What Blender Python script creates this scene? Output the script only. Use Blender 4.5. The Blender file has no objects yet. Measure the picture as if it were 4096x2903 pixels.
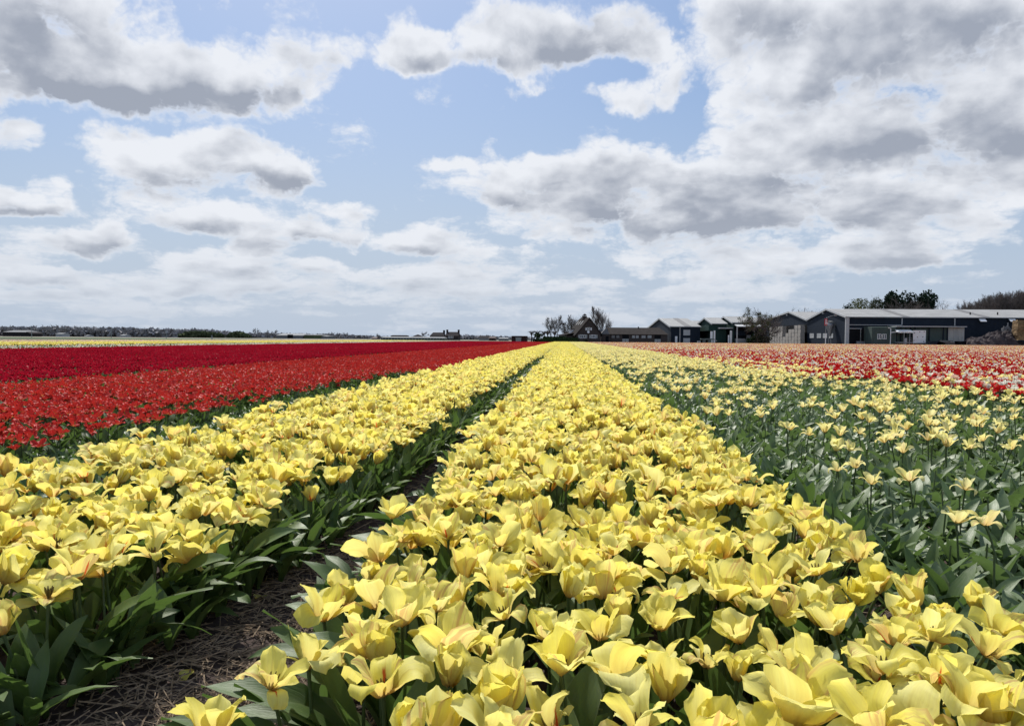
import bpy, math, random
import numpy as np
from math import radians, sin, cos, pi, atan2, sqrt
from mathutils import Vector, Matrix, Euler

# ------------------------------------------------------------------ camera
scene = bpy.context.scene
col = scene.collection
CAM_Z = 0.95
FPX, CX, CY = 3000.0, 2048.0, 1451.5      # focal length and centre, in photograph pixels
PITCH, YAW, ROLL = radians(-1.83), radians(4.0), radians(0.44)
camd = bpy.data.cameras.new('camera')
camd.sensor_width = 36.0
camd.lens = 36.0 * FPX / 4096.0
camd.clip_start = 0.05
camd.clip_end = 6000
cam = bpy.data.objects.new('camera', camd)
col.objects.link(cam)
MR = Matrix.Rotation(YAW, 3, 'Z') @ Matrix.Rotation(pi / 2 + PITCH, 3, 'X') @ Matrix.Rotation(ROLL, 3, 'Z')
cam.matrix_world = Matrix.Translation((0, 0, CAM_Z)) @ MR.to_4x4()
scene.camera = cam

def ray(px, py):
    return MR @ Vector(((px - CX) / FPX, -(py - CY) / FPX, -1.0))
def at_y(px, py, Y):
    """world point on the plane y = Y seen at a photograph pixel"""
    d = ray(px, py); t = Y / d.y
    return Vector((d.x * t, Y, CAM_Z + d.z * t))
def at_z(px, py, Z):
    d = ray(px, py); t = (Z - CAM_Z) / d.z
    return Vector((d.x * t, d.y * t, Z))
def X_(px, Y, py=1360): return at_y(px, py, Y).x
def Z_(px, py, Y): return at_y(px, py, Y).z

# ------------------------------------------------------------------ light
SUN_EL, SUN_AZ = radians(50), radians(-20)      # azimuth from +Y, negative = to the left
world = bpy.data.worlds.new("World")
scene.world = world
world.use_nodes = True
world.cycles.sampling_method = 'MANUAL'
world.cycles.sample_map_resolution = 512
sund = bpy.data.lights.new('sun', 'SUN')
sund.energy = 4.6
sund.angle = radians(0.6)
sund.color = (1.0, 0.955, 0.88)
sun = bpy.data.objects.new('sun', sund)
col.objects.link(sun)
sdir = Vector((sin(SUN_AZ) * cos(SUN_EL), cos(SUN_AZ) * cos(SUN_EL), sin(SUN_EL)))
sun.rotation_euler = sdir.to_track_quat('Z', 'Y').to_euler()
sun.location = (-20, 20, 60)

scene.view_settings.view_transform = 'Standard'
scene.view_settings.look = 'None'
scene.view_settings.exposure = 0.36
scene.view_settings.gamma = 1.0
scene.view_settings.use_curve_mapping = False
scene.render.engine = 'CYCLES'
scene.cycles.max_bounces = 6
scene.cycles.diffuse_bounces = 3
scene.cycles.glossy_bounces = 2
scene.cycles.transmission_bounces = 4
scene.cycles.transparent_max_bounces = 8
scene.cycles.caustics_reflective = False
scene.cycles.caustics_refractive = False

class NT:
    """small helper for node trees"""
    def __init__(s, tree): s.t = tree; s.n = tree.nodes; s.l = tree.links
    def new(s, typ, ins=None, **kw):
        n = s.n.new(typ)
        for k, v in kw.items(): setattr(n, k, v)
        for k, v in (ins or {}).items():
            sock = n.inputs[k]
            if hasattr(v, 'is_linked') or isinstance(v, bpy.types.NodeSocket): s.l.new(v, sock)
            else: sock.default_value = v
        return n
    def m(s, op, a, b=None, c=None, clamp=False):
        n = s.n.new('ShaderNodeMath'); n.operation = op; n.use_clamp = clamp
        for i, v in enumerate((a, b, c)):
            if v is None: continue
            if isinstance(v, bpy.types.NodeSocket): s.l.new(v, n.inputs[i])
            else: n.inputs[i].default_value = v
        return n.outputs[0]
    def smooth(s, v, a, b, o0=0.0, o1=1.0):
        n = s.n.new('ShaderNodeMapRange'); n.interpolation_type = 'SMOOTHSTEP'
        for k, x in (('Value', v), ('From Min', a), ('From Max', b), ('To Min', o0), ('To Max', o1)):
            if isinstance(x, bpy.types.NodeSocket): s.l.new(x, n.inputs[k])
            else: n.inputs[k].default_value = x
        return n.outputs[0]
    def mix(s, f, a, b, blend='MIX'):
        n = s.n.new('ShaderNodeMix'); n.data_type = 'RGBA'; n.blend_type = blend
        for k, x in ((0, f), (6, a), (7, b)):
            if isinstance(x, bpy.types.NodeSocket): s.l.new(x, n.inputs[k])
            else: n.inputs[k].default_value = (x if k == 0 else (*x, 1.0) if len(x) == 3 else x)
        return n.outputs[2]

def build_sky():
    t = NT(world.node_tree); t.n.clear()
    sky = t.new('ShaderNodeTexSky')
    sky.sky_type = 'NISHITA'; sky.sun_disc = False
    sky.sun_elevation = SUN_EL; sky.sun_rotation = SUN_AZ
    sky.air_density = 1.1; sky.dust_density = 1.6; sky.ozone_density = 1.6; sky.altitude = 0
    tc = t.new('ShaderNodeTexCoord')
    sep = t.new('ShaderNodeSeparateXYZ', {0: tc.outputs['Generated']})
    az = t.m('ARCTAN2', sep.outputs[0], sep.outputs[1])
    el = t.m('ARCSINE', sep.outputs[2])
    cmb = t.new('ShaderNodeCombineXYZ', {0: az, 1: el})
    # domain warp, so that the cloud bodies get an irregular outline
    w1 = t.new('ShaderNodeTexNoise', {'Vector': cmb.outputs[0], 'Scale': 7.0, 'Detail': 5.0, 'Roughness': 0.6}, noise_dimensions='2D')
    w2 = t.new('ShaderNodeVectorMath', {0: w1.outputs['Color'], 1: (0.5, 0.5, 0.5)}, operation='SUBTRACT')
    w3 = t.new('ShaderNodeVectorMath', {0: w2.outputs[0], 1: (0.13, 0.055, 0.0)}, operation='MULTIPLY')
    w4 = t.new('ShaderNodeVectorMath', {0: cmb.outputs[0], 1: w3.outputs[0]}, operation='ADD')
    wp = w4.outputs[0]
    # noise coordinates: clouds flatten towards the horizon
    elp = t.m('MAXIMUM', el, 0.0)
    gel = t.m('MULTIPLY', t.m('LOGARITHM', t.m('ADD', elp, 0.095), 2.718), 0.56)
    nco = t.new('ShaderNodeCombineXYZ', {0: az, 1: gel, 2: 0.37}).outputs[0]
    # x, y, half width, half height up, half height down (in pixels of a 2291 wide view), amount
    COVER = [(60, 110, 330, 200, 130, 1.0), (370, 190, 330, 110, 85, 1.0), (560, 140, 190, 70, 110, .9), (700, 205, 110, 30, 18, .55),
             (500, 20, 60, 50, 60, .5), (300, 30, 130, 60, 60, .35), (10, 290, 55, 30, 30, .6), (-60, 300, 120, 60, 60, .7),
             (230, 310, 120, 28, 50, .65), (430, 350, 250, 60, 75, .95), (600, 400, 120, 70, 52, .95), (50, 460, 105, 62, 38, 1.),
             (330, 450, 140, 45, 70, .8), (470, 490, 110, 50, 40, .8), (230, 530, 110, 50, 36, .9), (60, 540, 140, 30, 60, .5),
             (730, 510, 150, 62, 45, .95), (600, 500, 90, 45, 40, .6), (950, 550, 110, 42, 36, .85), (1090, 590, 140, 45, 60, .65), (480, 590, 150, 38, 36, .8),
             (60, 600, 110, 34, 32, .8), (210, 615, 130, 28, 34, .8), (420, 640, 250, 30, 40, .7), (830, 620, 260, 40, 55, .65), (1080, 640, 220, 40, 50, .5),
             (960, 115, 190, 62, 46, 1.1), (890, 60, 50, 60, 30, .35), (1180, 90, 210, 90, 70, 1.0), (1370, 90, 110, 110, 70, .95), (1380, 215, 70, 30, 36, .75), (1210, 180, 60, 20, 15, .4),
             (1490, 160, 100, 60, 50, .7), (1620, 60, 140, 100, 100, .8), (1900, 60, 330, 150, 150, 1.), (2200, 60, 250, 150, 180, 1.),
             (1950, 240, 300, 150, 130, 1.), (2220, 280, 280, 190, 170, 1.15), (2050, 160, 260, 120, 120, 1.1), (1800, 330, 240, 70, 90, 1.), (1680, 240, 90, 80, 50, .6),
             (1020, 375, 45, 22, 18, .75), (1090, 340, 30, 40, 30, .4), (1200, 420, 200, 70, 66, 1.), (1380, 400, 170, 88, 110, 1.), (1560, 440, 260, 90, 100, 1.), (1250, 480, 180, 60, 60, .8),
             (1850, 470, 270, 90, 80, 1.), (2080, 500, 160, 50, 60, .9), (2230, 510, 55, 20, 40, .5), (1480, 545, 160, 60, 40, .7), (1990, 570, 160, 40, 40, .9),
             (1700, 590, 230, 50, 50, .8), (1440, 600, 40, 18, 16, .4), (1650, 655, 220, 26, 26, .6), (1450, 665, 150, 22, 20, .45), (2130, 635, 60, 14, 14, .3), (1350, 650, 90, 26, 22, .35),
             (300, 690, 520, 34, 40, .42), (1150, 700, 520, 30, 40, .38)]
    COVER += [(140, 470, 60, 20, 16, .5), (560, 545, 70, 24, 22, .7), (680, 600, 90, 30, 26, .75), (350, 560, 70, 24, 20, .6), (60, 655, 120, 20, 18, .6), (330, 650, 120, 18, 18, .55), (620, 665, 150, 18, 16, .5), (900, 665, 160, 16, 16, .5), (1280, 690, 120, 14, 14, .4), (1560, 700, 140, 14, 12, .4), (1180, 560, 40, 16, 14, .4), (860, 215, 30, 14, 12, .25), (1000, 225, 22, 14, 12, .3), (1100, 235, 22, 12, 10, .3)]
    COVER += [(1480, 200, 60, 60, 40, .5), (1560, 130, 70, 60, 60, .6), (1440, 110, 60, 40, 40, .5)]
    DARK = [(2000, 330, 260, 60, 60, .45), (2100, 180, 260, 90, 80, .40), (1800, 100, 200, 80, 60, .25), (120, 40, 200, 80, 70, .35), (1250, 440, 160, 40, 40, .25), (1850, 560, 240, 16, 22, .4), (600, 560, 60, 12, 12, .4), (690, 620, 90, 12, 14, .5), (130, 670, 120, 12, 12, .3), (1150, 660, 150, 12, 14, .35), (60, 120, 250, 120, 90, .75), (300, 245, 330, 45, 38, 1.0), (520, 250, 140, 36, 34, .8), (540, 405, 180, 28, 40, .8), (660, 420, 60, 40, 30, .4), (60, 480, 100, 30, 18, .9),
            (440, 510, 100, 26, 22, .75), (250, 548, 100, 26, 18, .75), (720, 540, 130, 24, 20, .6), (950, 575, 90, 18, 16, .5), (1080, 600, 150, 20, 25, .35), (490, 610, 120, 14, 16, .55),
            (240, 632, 180, 14, 18, .5), (820, 650, 260, 20, 25, .4), (60, 620, 100, 16, 16, .4), (1260, 95, 150, 50, 50, .35), (1690, 60, 120, 80, 60, .5),
            (2160, 70, 160, 80, 80, .5), (1960, 210, 180, 60, 50, .55), (2170, 300, 220, 70, 75, 1.0), (1350, 470, 150, 60, 50, .6), (1480, 510, 190, 28, 24, .6), (1720, 430, 180, 40, 56, .7), (1900, 450, 220, 40, 50, .7),
            (1560, 530, 150, 24, 22, .6), (2040, 585, 150, 16, 24, .65), (1950, 520, 130, 18, 22, .5), (1700, 620, 180, 16, 20, .4), (1330, 90, 80, 90, 60, .3)]
    # the two layout fields (how much cloud, how deep its shaded underside) over azimuth and elevation,
    # written as a short sum of products of one-dimensional curves
    NA = NE = 240; A0, A1, E0, E1 = -0.80, 0.70, -0.02, 0.56
    az_ = np.linspace(A0, A1, NA)[None, :]; el_ = np.linspace(E0, E1, NE)[:, None]
    wx, wy, wz = np.sin(az_) * np.cos(el_), np.cos(az_) * np.cos(el_), np.sin(el_) + 0 * az_
    R = np.array(MR); lx = wx * R[0, 0] + wy * R[1, 0] + wz * R[2, 0]
    ly = wx * R[0, 1] + wy * R[1, 1] + wz * R[2, 1]; lz = -(wx * R[0, 2] + wy * R[1, 2] + wz * R[2, 2])
    S = 4096 / 2291.0
    PX = (CX + FPX * lx / lz) / S; PY = (CY - FPX * ly / lz) / S
    def field(lst, soft):
        acc = np.zeros_like(PX)
        for (x, y, rx, ru, rd, a) in lst:
            dx = (PX - x) / rx; dy = np.where(PY < y, (PY - y) / ru, (PY - y) / rd)
            r2 = dx * dx + dy * dy
            if soft: acc = acc + a * np.exp(-r2 * 0.9)
            else:
                q = np.clip((1.75 - r2) / 1.6, 0, 1); q = q * q * (3 - 2 * q)
                acc = np.maximum(acc, a * q) + 0.25 * np.minimum(acc, a * q)
        return acc
    FC = np.minimum(field(COVER, False), 1.15); FD = field(DARK, True) * 0.85
    # undersides: cloud above, little cloud below
    def shifted(F, k):                       # k rows of elevation upward
        i = np.clip(np.arange(NE) + k, 0, NE - 1); return F[i]
    abv = sum(shifted(FC, k) for k in (4, 8, 12, 16)) / 4; blw = sum(shifted(FC, -k) for k in (4, 8, 12)) / 3
    ab2 = sum(shifted(FC, k) for k in (2, 4, 6, 8)) / 4; bl2 = sum(shifted(FC, -k) for k in (2, 4, 6)) / 3
    lo_ = np.clip((0.26 - el_) / 0.12, 0, 1); abv = abv * (1 - lo_) + ab2 * lo_; blw = blw * (1 - lo_) + bl2 * lo_
    FD = np.minimum(FD + 0.9 * np.clip(abv - blw, 0, 1) * np.minimum(FC, 1), 1.25)
    U, s_, V = np.linalg.svd(np.vstack([FC, FD]), full_matrices=False)
    RK = 30
    U = U[:, :RK] * np.sqrt(s_[:RK]); V = (V[:RK].T * np.sqrt(s_[:RK])).T
    ws = t.new('ShaderNodeSeparateXYZ', {0: wp})
    ua = t.m('DIVIDE', t.m('SUBTRACT', ws.outputs[0], A0), A1 - A0, clamp=True)
    ue = t.m('DIVIDE', t.m('SUBTRACT', ws.outputs[1], E0), E1 - E0, clamp=True)
    ua3 = t.new('ShaderNodeCombineXYZ', {0: ua, 1: ua, 2: ua}).outputs[0]
    ue3 = t.new('ShaderNodeCombineXYZ', {0: ue, 1: ue, 2: ue}).outputs[0]
    def curve3(inp, rows):
        """three sampled functions in one curve node; returns a vector socket"""
        lo = rows.min(); hi = rows.max(); sp = max(hi - lo, 1e-6)
        n = t.n.new('ShaderNodeRGBCurve'); t.l.new(inp, n.inputs['Color'])
        n.mapping.extend = 'HORIZONTAL'
        N = rows.shape[1]
        for c in range(3):
            cv = n.mapping.curves[c]
            while len(cv.points) < N // 2: cv.points.new(0.5, 0.5)
            for i, p in enumerate(cv.points):
                j = round(i * (N - 1) / (N // 2 - 1))
                p.location = (j / (N - 1), (rows[c, j] - lo) / sp); p.handle_type = 'AUTO_CLAMPED'
        n.mapping.update()
        return t.new('ShaderNodeVectorMath', {0: n.outputs[0], 1: (sp,) * 3, 2: (lo,) * 3}, operation='MULTIPLY_ADD').outputs[0]
    cover = dark = None
    for k in range(0, RK, 3):
        va = curve3(ua3, V[k:k + 3])
        dc = t.new('ShaderNodeVectorMath', {0: va, 1: curve3(ue3, U[:NE, k:k + 3].T)}, operation='DOT_PRODUCT').outputs['Value']
        cover = dc if cover is None else t.m('ADD', cover, dc)
        dk = t.new('ShaderNodeVectorMath', {0: va, 1: curve3(ue3, U[NE:, k:k + 3].T)}, operation='DOT_PRODUCT').outputs['Value']
        dark = dk if dark is None else t.m('ADD', dark, dk)
    # elsewhere on the dome: a similar scattered cloud field
    ln = t.new('ShaderNodeTexNoise', {'Vector': nco, 'Scale': 4.0, 'Detail': 3.0, 'Roughness': 0.5})
    gen = t.smooth(ln.outputs['Fac'], 0.38, 0.66)
    aza = t.m('ABSOLUTE', t.m('ADD', az, 0.07))
    outm = t.m('MAXIMUM', t.smooth(aza, 0.66, 0.85), t.smooth(el, 0.50, 0.66))
    cover = t.m('ADD', cover, t.m('MULTIPLY', gen, outm))
    cover = t.m('ADD', cover, t.smooth(el, 0.16, 0.03, 0.0, 0.10))
    fb = t.new('ShaderNodeTexNoise', {'Vector': nco, 'Scale': 8.5, 'Detail': 9.0, 'Roughness': 0.62}, noise_dimensions='2D')
    pw = t.new('ShaderNodeVectorMath', {0: nco, 1: t.new('ShaderNodeVectorMath', {0: w2.outputs[0], 1: (0.10, 0.07, 0.0)}, operation='MULTIPLY').outputs[0]}, operation='ADD').outputs[0]
    # puffs: lumps with rounded tops from a warped cell pattern in several sizes
    vo = t.new('ShaderNodeTexVoronoi', {'Vector': pw, 'Scale': 13.0, 'Detail': 3.0, 'Roughness': 0.62, 'Lacunarity': 2.3}, feature='F1', voronoi_dimensions='2D', normalize=True)
    up = t.new('ShaderNodeVectorMath', {0: nco, 1: (-0.012, 0.034, 0)}, operation='ADD')
    fu = t.new('ShaderNodeTexNoise', {'Vector': up.outputs[0], 'Scale': 8.5, 'Detail': 3.0, 'Roughness': 0.55}, noise_dimensions='2D')
    f0 = t.m('SUBTRACT', fb.outputs['Fac'], 0.5)
    puff = t.m('SUBTRACT', 0.30, vo.outputs['Distance'])
    D = t.m('ADD', cover, t.m('ADD', t.m('MULTIPLY', f0, 2.0), t.m('MULTIPLY', puff, 1.7)))
    alpha = t.smooth(D, 0.21, 0.90)
    slope = t.m('SUBTRACT', fb.outputs['Fac'], fu.outputs['Fac'])      # > 0 on the lit upper edges
    body = t.smooth(D, 0.70, 1.7)
    sh = t.m('ADD', t.m('MULTIPLY_ADD', dark, 0.86, 0.13), t.m('MULTIPLY', body, 0.42))
    sh = t.m('SUBTRACT', sh, t.m('MULTIPLY', slope, 2.7))
    sh = t.m('ADD', sh, t.m('MULTIPLY', puff, -0.75))
    sh = t.m('MULTIPLY', sh, t.smooth(D, 0.40, 1.05), clamp=False)
    sh = t.m('MULTIPLY', t.smooth(sh, -0.25, 1.55, -0.10, 1.10), 1.0, clamp=True)      # soft shoulders instead of flat patches
    K = 1 / 0.1 * 0.79       # the sky colours below are as displayed at the exposure used
    white = tuple(c * K for c in (0.84, 0.865, 0.915)); grey = tuple(c * K for c in (0.35, 0.385, 0.46))
    cc = t.mix(sh, white, grey)
    cc = t.mix(t.smooth(el, 0.17, 0.0, 0.0, 0.62), cc, tuple(c * K for c in (0.60, 0.655, 0.74)))      # distance haze over far cloud
    # the clear sky: Nishita, whitened by thin haze low down
    hz = t.smooth(el, 0.36, -0.02)
    base = t.mix(0.55, sky.outputs[0], tuple(c * K for c in (0.13, 0.275, 0.56)))
    skyc = t.mix(t.m('MULTIPLY', hz, 0.93), base, tuple(c * K for c in (0.50, 0.585, 0.705)))
    full = t.mix(t.m('MULTIPLY', alpha, t.smooth(el, 0.0, 0.10, 0.62, 0.97)), skyc, cc)
    bg = t.new('ShaderNodeBackground', {'Color': full, 'Strength': 0.1})
    out = t.new('ShaderNodeOutputWorld', {0: bg.outputs[0]})
build_sky()

# ------------------------------------------------------------------ bookkeeping helpers
rng = np.random.default_rng(11)
random.seed(5)
def link(o, parent=None):
    col.objects.link(o)
    if parent is not None: o.parent = parent
    return o
def tag(o, label=None, cat=None, group=None, kind=None):
    if label: o['label'] = label
    if cat: o['category'] = cat
    if group: o['group'] = group
    if kind: o['kind'] = kind
    return o
def empty(name, loc=(0, 0, 0), rz=0.0):
    o = bpy.data.objects.new(name, None)
    o.empty_display_size = 0.05; o.location = loc; o.rotation_euler = (0, 0, rz)
    return link(o)

# ------------------------------------------------------------------ plant materials
def petal_mat(name, A, B, base, base_len=0.30, flame=None, flame_odds=0.12, transl=0.50, edge=None, rim=None, outer=None):
    m = bpy.data.materials.new(name); m.use_nodes = True
    t = NT(m.node_tree); t.n.clear()
    at = t.new('ShaderNodeAttribute', attribute_name='pv')
    s = t.new('ShaderNodeSeparateXYZ', {0: at.outputs['Vector']})
    u, v, r = s.outputs
    oi = t.new('ShaderNodeObjectInfo')
    rr = t.m('FRACT', t.m('ADD', t.m('MULTIPLY', r, 7.31), oi.outputs['Random']))
    co = t.new('ShaderNodeCombineXYZ', {0: t.m('MULTIPLY', u, 5.5), 1: t.m('MULTIPLY', v, 1.3), 2: t.m('MULTIPLY', rr, 40.0)})
    st = t.new('ShaderNodeTexNoise', {'Vector': co.outputs[0], 'Scale': 2.2, 'Detail': 4.0, 'Roughness': 0.6})
    bl = t.new('ShaderNodeTexNoise', {'Vector': co.outputs[0], 'Scale': 0.55, 'Detail': 2.0})
    hue = t.m('ADD', t.m('MULTIPLY', rr, 0.75), t.m('MULTIPLY', t.m('SUBTRACT', bl.outputs['Fac'], 0.5), 0.9), clamp=True)
    c = t.mix(hue, A, B)
    c = t.mix(t.smooth(st.outputs['Fac'], 0.35, 0.75, 0.0, 0.15), c, tuple(x * 0.85 for x in base[:3]), 'MIX')
    au = t.m('ABSOLUTE', u)
    # greenish midrib and the darker foot of the petal
    mid = t.m('MULTIPLY', t.smooth(au, 0.10, 0.0), t.smooth(v, 0.95, 0.2, 0.0, 0.35))
    c = t.mix(mid, c, tuple(x * 0.7 for x in base))
    foot = t.smooth(t.m('ADD', v, t.m('MULTIPLY', t.m('SUBTRACT', st.outputs['Fac'], 0.5), 0.25)), base_len, base_len * 0.25)
    c = t.mix(t.m('MULTIPLY', foot, 0.85), c, base)
    if edge:
        c = t.mix(t.m('MULTIPLY', t.smooth(au, 0.72, 1.0), 0.55), c, edge)
    gm = t.new('ShaderNodeNewGeometry')
    outside = t.m('SUBTRACT', 1.0, gm.outputs['Backfacing'])
    if outer:
        oa = t.m('MULTIPLY', outside, t.m('ADD', t.smooth(t.m('ADD', v, t.m('MULTIPLY', t.m('SUBTRACT', bl.outputs['Fac'], 0.5), 0.9)), 0.90, 0.12, 0.0, 0.50), 0.03))
        c = t.mix(oa, c, outer)
    if rim:                                       # outer third weathered, on a share of the petals
        w = t.m('MULTIPLY', t.m('GREATER_THAN', t.m('FRACT', t.m('MULTIPLY', rr, 13.7)), 0.66), t.smooth(bl.outputs['Fac'], 0.46, 0.64, 0.0, 0.8))
        c = t.mix(w, c, rim)
    if flame:
        pick = t.m('GREATER_THAN', t.m('FRACT', t.m('MULTIPLY', rr, 5.9)), 1 - flame_odds)
        lim = t.m('ADD', t.m('MULTIPLY', t.m('SUBTRACT', 0.75, v), 0.42), t.m('MULTIPLY', t.m('SUBTRACT', st.outputs['Fac'], 0.5), 0.5))
        f = t.m('MULTIPLY', t.smooth(t.m('SUBTRACT', lim, au), 0.0, 0.08), pick)
        c = t.mix(t.m('MULTIPLY', f, 0.9), c, flame)
    bp = t.new('ShaderNodeBump', {'Height': st.outputs['Fac'], 'Strength': 0.28, 'Distance': 0.004})
    d = t.new('ShaderNodeBsdfPrincipled', {'Base Color': c, 'Roughness': 0.55, 'Normal': bp.outputs[0]})
    d.inputs['Specular IOR Level'].default_value = 0.14
    tr = t.new('ShaderNodeBsdfTranslucent', {'Color': c})
    mx = t.new('ShaderNodeMixShader', {0: transl, 1: d.outputs[0], 2: tr.outputs[0]})
    t.new('ShaderNodeOutputMaterial', {0: mx.outputs[0]})
    return m

def leaf_mat(name, A, B, gloss=0.36, transl=0.18, spec=0.5, pale=(0.10, 0.13, 0.09)):
    m = bpy.data.materials.new(name); m.use_nodes = True
    t = NT(m.node_tree); t.n.clear()
    at = t.new('ShaderNodeAttribute', attribute_name='pv')
    s = t.new('ShaderNodeSeparateXYZ', {0: at.outputs['Vector']})
    u, v, r = s.outputs
    oi = t.new('ShaderNodeObjectInfo')
    rr = t.m('FRACT', t.m('ADD', t.m('MULTIPLY', r, 7.31), oi.outputs['Random']))
    co = t.new('ShaderNodeCombineXYZ', {0: t.m('MULTIPLY', u, 9.0), 1: v, 2: t.m('MULTIPLY', rr, 40.0)})
    st = t.new('ShaderNodeTexNoise', {'Vector': co.outputs[0], 'Scale': 2.0, 'Detail': 4.0, 'Roughness': 0.65})
    co2 = t.new('ShaderNodeCombineXYZ', {0: t.m('MULTIPLY', u, 0.8), 1: t.m('MULTIPLY', v, 3.0), 2: t.m('MULTIPLY', rr, 40.0)})
    bl = t.new('ShaderNodeTexNoise', {'Vector': co2.outputs[0], 'Scale': 2.0, 'Detail': 5.0, 'Roughness': 0.7})
    h = t.m('ADD', t.m('MULTIPLY', rr, 0.6), t.m('MULTIPLY', st.outputs['Fac'], 0.5), clamp=True)
    c = t.mix(h, A, B)
    c = t.mix(t.smooth(bl.outputs['Fac'], 0.52, 0.78, 0.0, 0.6), c, pale)      # waxy bloom in patches
    ed = t.m('MULTIPLY', t.smooth(t.m('ABSOLUTE', u), 0.93, 1.0), 0.35)
    c = t.mix(ed, c, (0.25, 0.28, 0.16))
    bp = t.new('ShaderNodeBump', {'Height': st.outputs['Fac'], 'Strength': 0.35, 'Distance': 0.003})
    rg = t.m('ADD', gloss, t.m('MULTIPLY', bl.outputs['Fac'], 0.22))
    d = t.new('ShaderNodeBsdfPrincipled', {'Base Color': c, 'Roughness': rg, 'Normal': bp.outputs[0]})
    d.inputs['Specular IOR Level'].default_value = spec
    tr = t.new('ShaderNodeBsdfTranslucent', {'Color': t.mix(0.5, c, (0.13, 0.23, 0.04))})
    mx = t.new('ShaderNodeMixShader', {0: transl, 1: d.outputs[0], 2: tr.outputs[0]})
    t.new('ShaderNodeOutputMaterial', {0: mx.outputs[0]})
    return m

M = {}
M['yellow'] = petal_mat('yellow_petal', (0.90, 0.81, 0.155), (0.92, 0.885, 0.37), (0.62, 0.36, 0.075), 0.34,
                        flame=(0.62, 0.07, 0.015), flame_odds=0.07, rim=(0.66, 0.41, 0.16), outer=(0.64, 0.43, 0.16))
M['pale'] = petal_mat('pale_yellow_petal', (0.90, 0.82, 0.27), (0.90, 0.86, 0.46), (0.68, 0.48, 0.13), 0.30,
                      flame=(0.60, 0.16, 0.04), flame_odds=0.03, rim=(0.72, 0.52, 0.26), outer=(0.62, 0.42, 0.18))
M['orange'] = petal_mat('orange_red_petal', (0.44, 0.008, 0.016), (0.57, 0.014, 0.022), (0.78, 0.44, 0.12), 0.36, transl=0.26, edge=(0.60, 0.06, 0.06), outer=(0.52, 0.055, 0.045))
M['crimson'] = petal_mat('crimson_petal', (0.40, 0.006, 0.024), (0.50, 0.011, 0.034), (0.26, 0.008, 0.015), 0.15, transl=0.30)
M['scarlet'] = petal_mat('scarlet_petal', (0.52, 0.010, 0.012), (0.62, 0.020, 0.016), (0.35, 0.01, 0.01), 0.2, transl=0.32)
M['white'] = petal_mat('white_petal', (0.84, 0.83, 0.76), (0.82, 0.80, 0.66), (0.55, 0.58, 0.25), 0.25, transl=0.40)
M['peach'] = petal_mat('peach_petal', (0.84, 0.58, 0.44), (0.86, 0.74, 0.60), (0.72, 0.34, 0.20), 0.40, transl=0.38, flame=(0.66, 0.16, 0.08), flame_odds=0.3)
M['leaf'] = leaf_mat('tulip_leaf', (0.060, 0.108, 0.024), (0.102, 0.162, 0.046), gloss=0.38, transl=0.30)
M['leaf_grey'] = leaf_mat('blue_green_leaf', (0.088, 0.138, 0.046), (0.145, 0.205, 0.085), gloss=0.38, transl=0.30, spec=0.6, pale=(0.24, 0.30, 0.22))
M['stem'] = leaf_mat('tulip_stem', (0.040, 0.070, 0.022), (0.07, 0.10, 0.035), transl=0.05)
m = bpy.data.materials.new('stamen'); m.use_nodes = True
m.node_tree.nodes['Principled BSDF'].inputs['Base Color'].default_value = (0.10, 0.07, 0.02, 1); M['stamen'] = m

# ------------------------------------------------------------------ plant geometry
class Geo:
    """collects vertices, faces, material slots and the 'pv' attribute of one mesh"""
    def __init__(s): s.v = []; s.p = []; s.f = []; s.m = []; s.n = 0; s.pid = []
    def add(s, v, f, pv, mi=0, pid=0):
        v = np.asarray(v, float); s.v.append(v); s.p.append(np.asarray(pv, float))
        s.f += [tuple(i + s.n for i in q) for q in f]; s.m += [mi] * len(f); s.n += len(v); s.pid.append(np.full(len(v), pid))
    def merge(s, g, mat=None, pid=None):
        if not g.n: return
        v = np.vstack(g.v)
        if mat is not None: v = v @ mat[:3, :3].T + mat[:3, 3]
        s.v.append(v); s.p.append(np.vstack(g.p)); s.f += [tuple(i + s.n for i in q) for q in g.f]; s.m += g.m
        s.n += g.n; s.pid.append(np.concatenate(g.pid) if pid is None else np.full(g.n, pid))
    def mesh(s, name, mats, smooth=True):
        me = bpy.data.meshes.new(name)
        me.from_pydata(np.vstack(s.v).tolist(), [], s.f)
        for x in mats: me.materials.append(x)
        me.polygons.foreach_set('material_index', s.m)
        me.polygons.foreach_set('use_smooth', [smooth] * len(s.f))
        a = me.attributes.new('pv', 'FLOAT_VECTOR', 'POINT'); a.data.foreach_set('vector', np.vstack(s.p).ravel())
        me.update()
        return me

def grid_faces(nu, nv):
    return [(j * nu + i, j * nu + i + 1, (j + 1) * nu + i + 1, (j + 1) * nu + i) for j in range(nv - 1) for i in range(nu - 1)]
def mat4(rx=0, ry=0, rz=0, loc=(0, 0, 0), s=1.0):
    a = np.array(Euler((rx, ry, rz)).to_matrix()) * s
    m4 = np.eye(4); m4[:3, :3] = a; m4[:3, 3] = loc
    return m4

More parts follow.
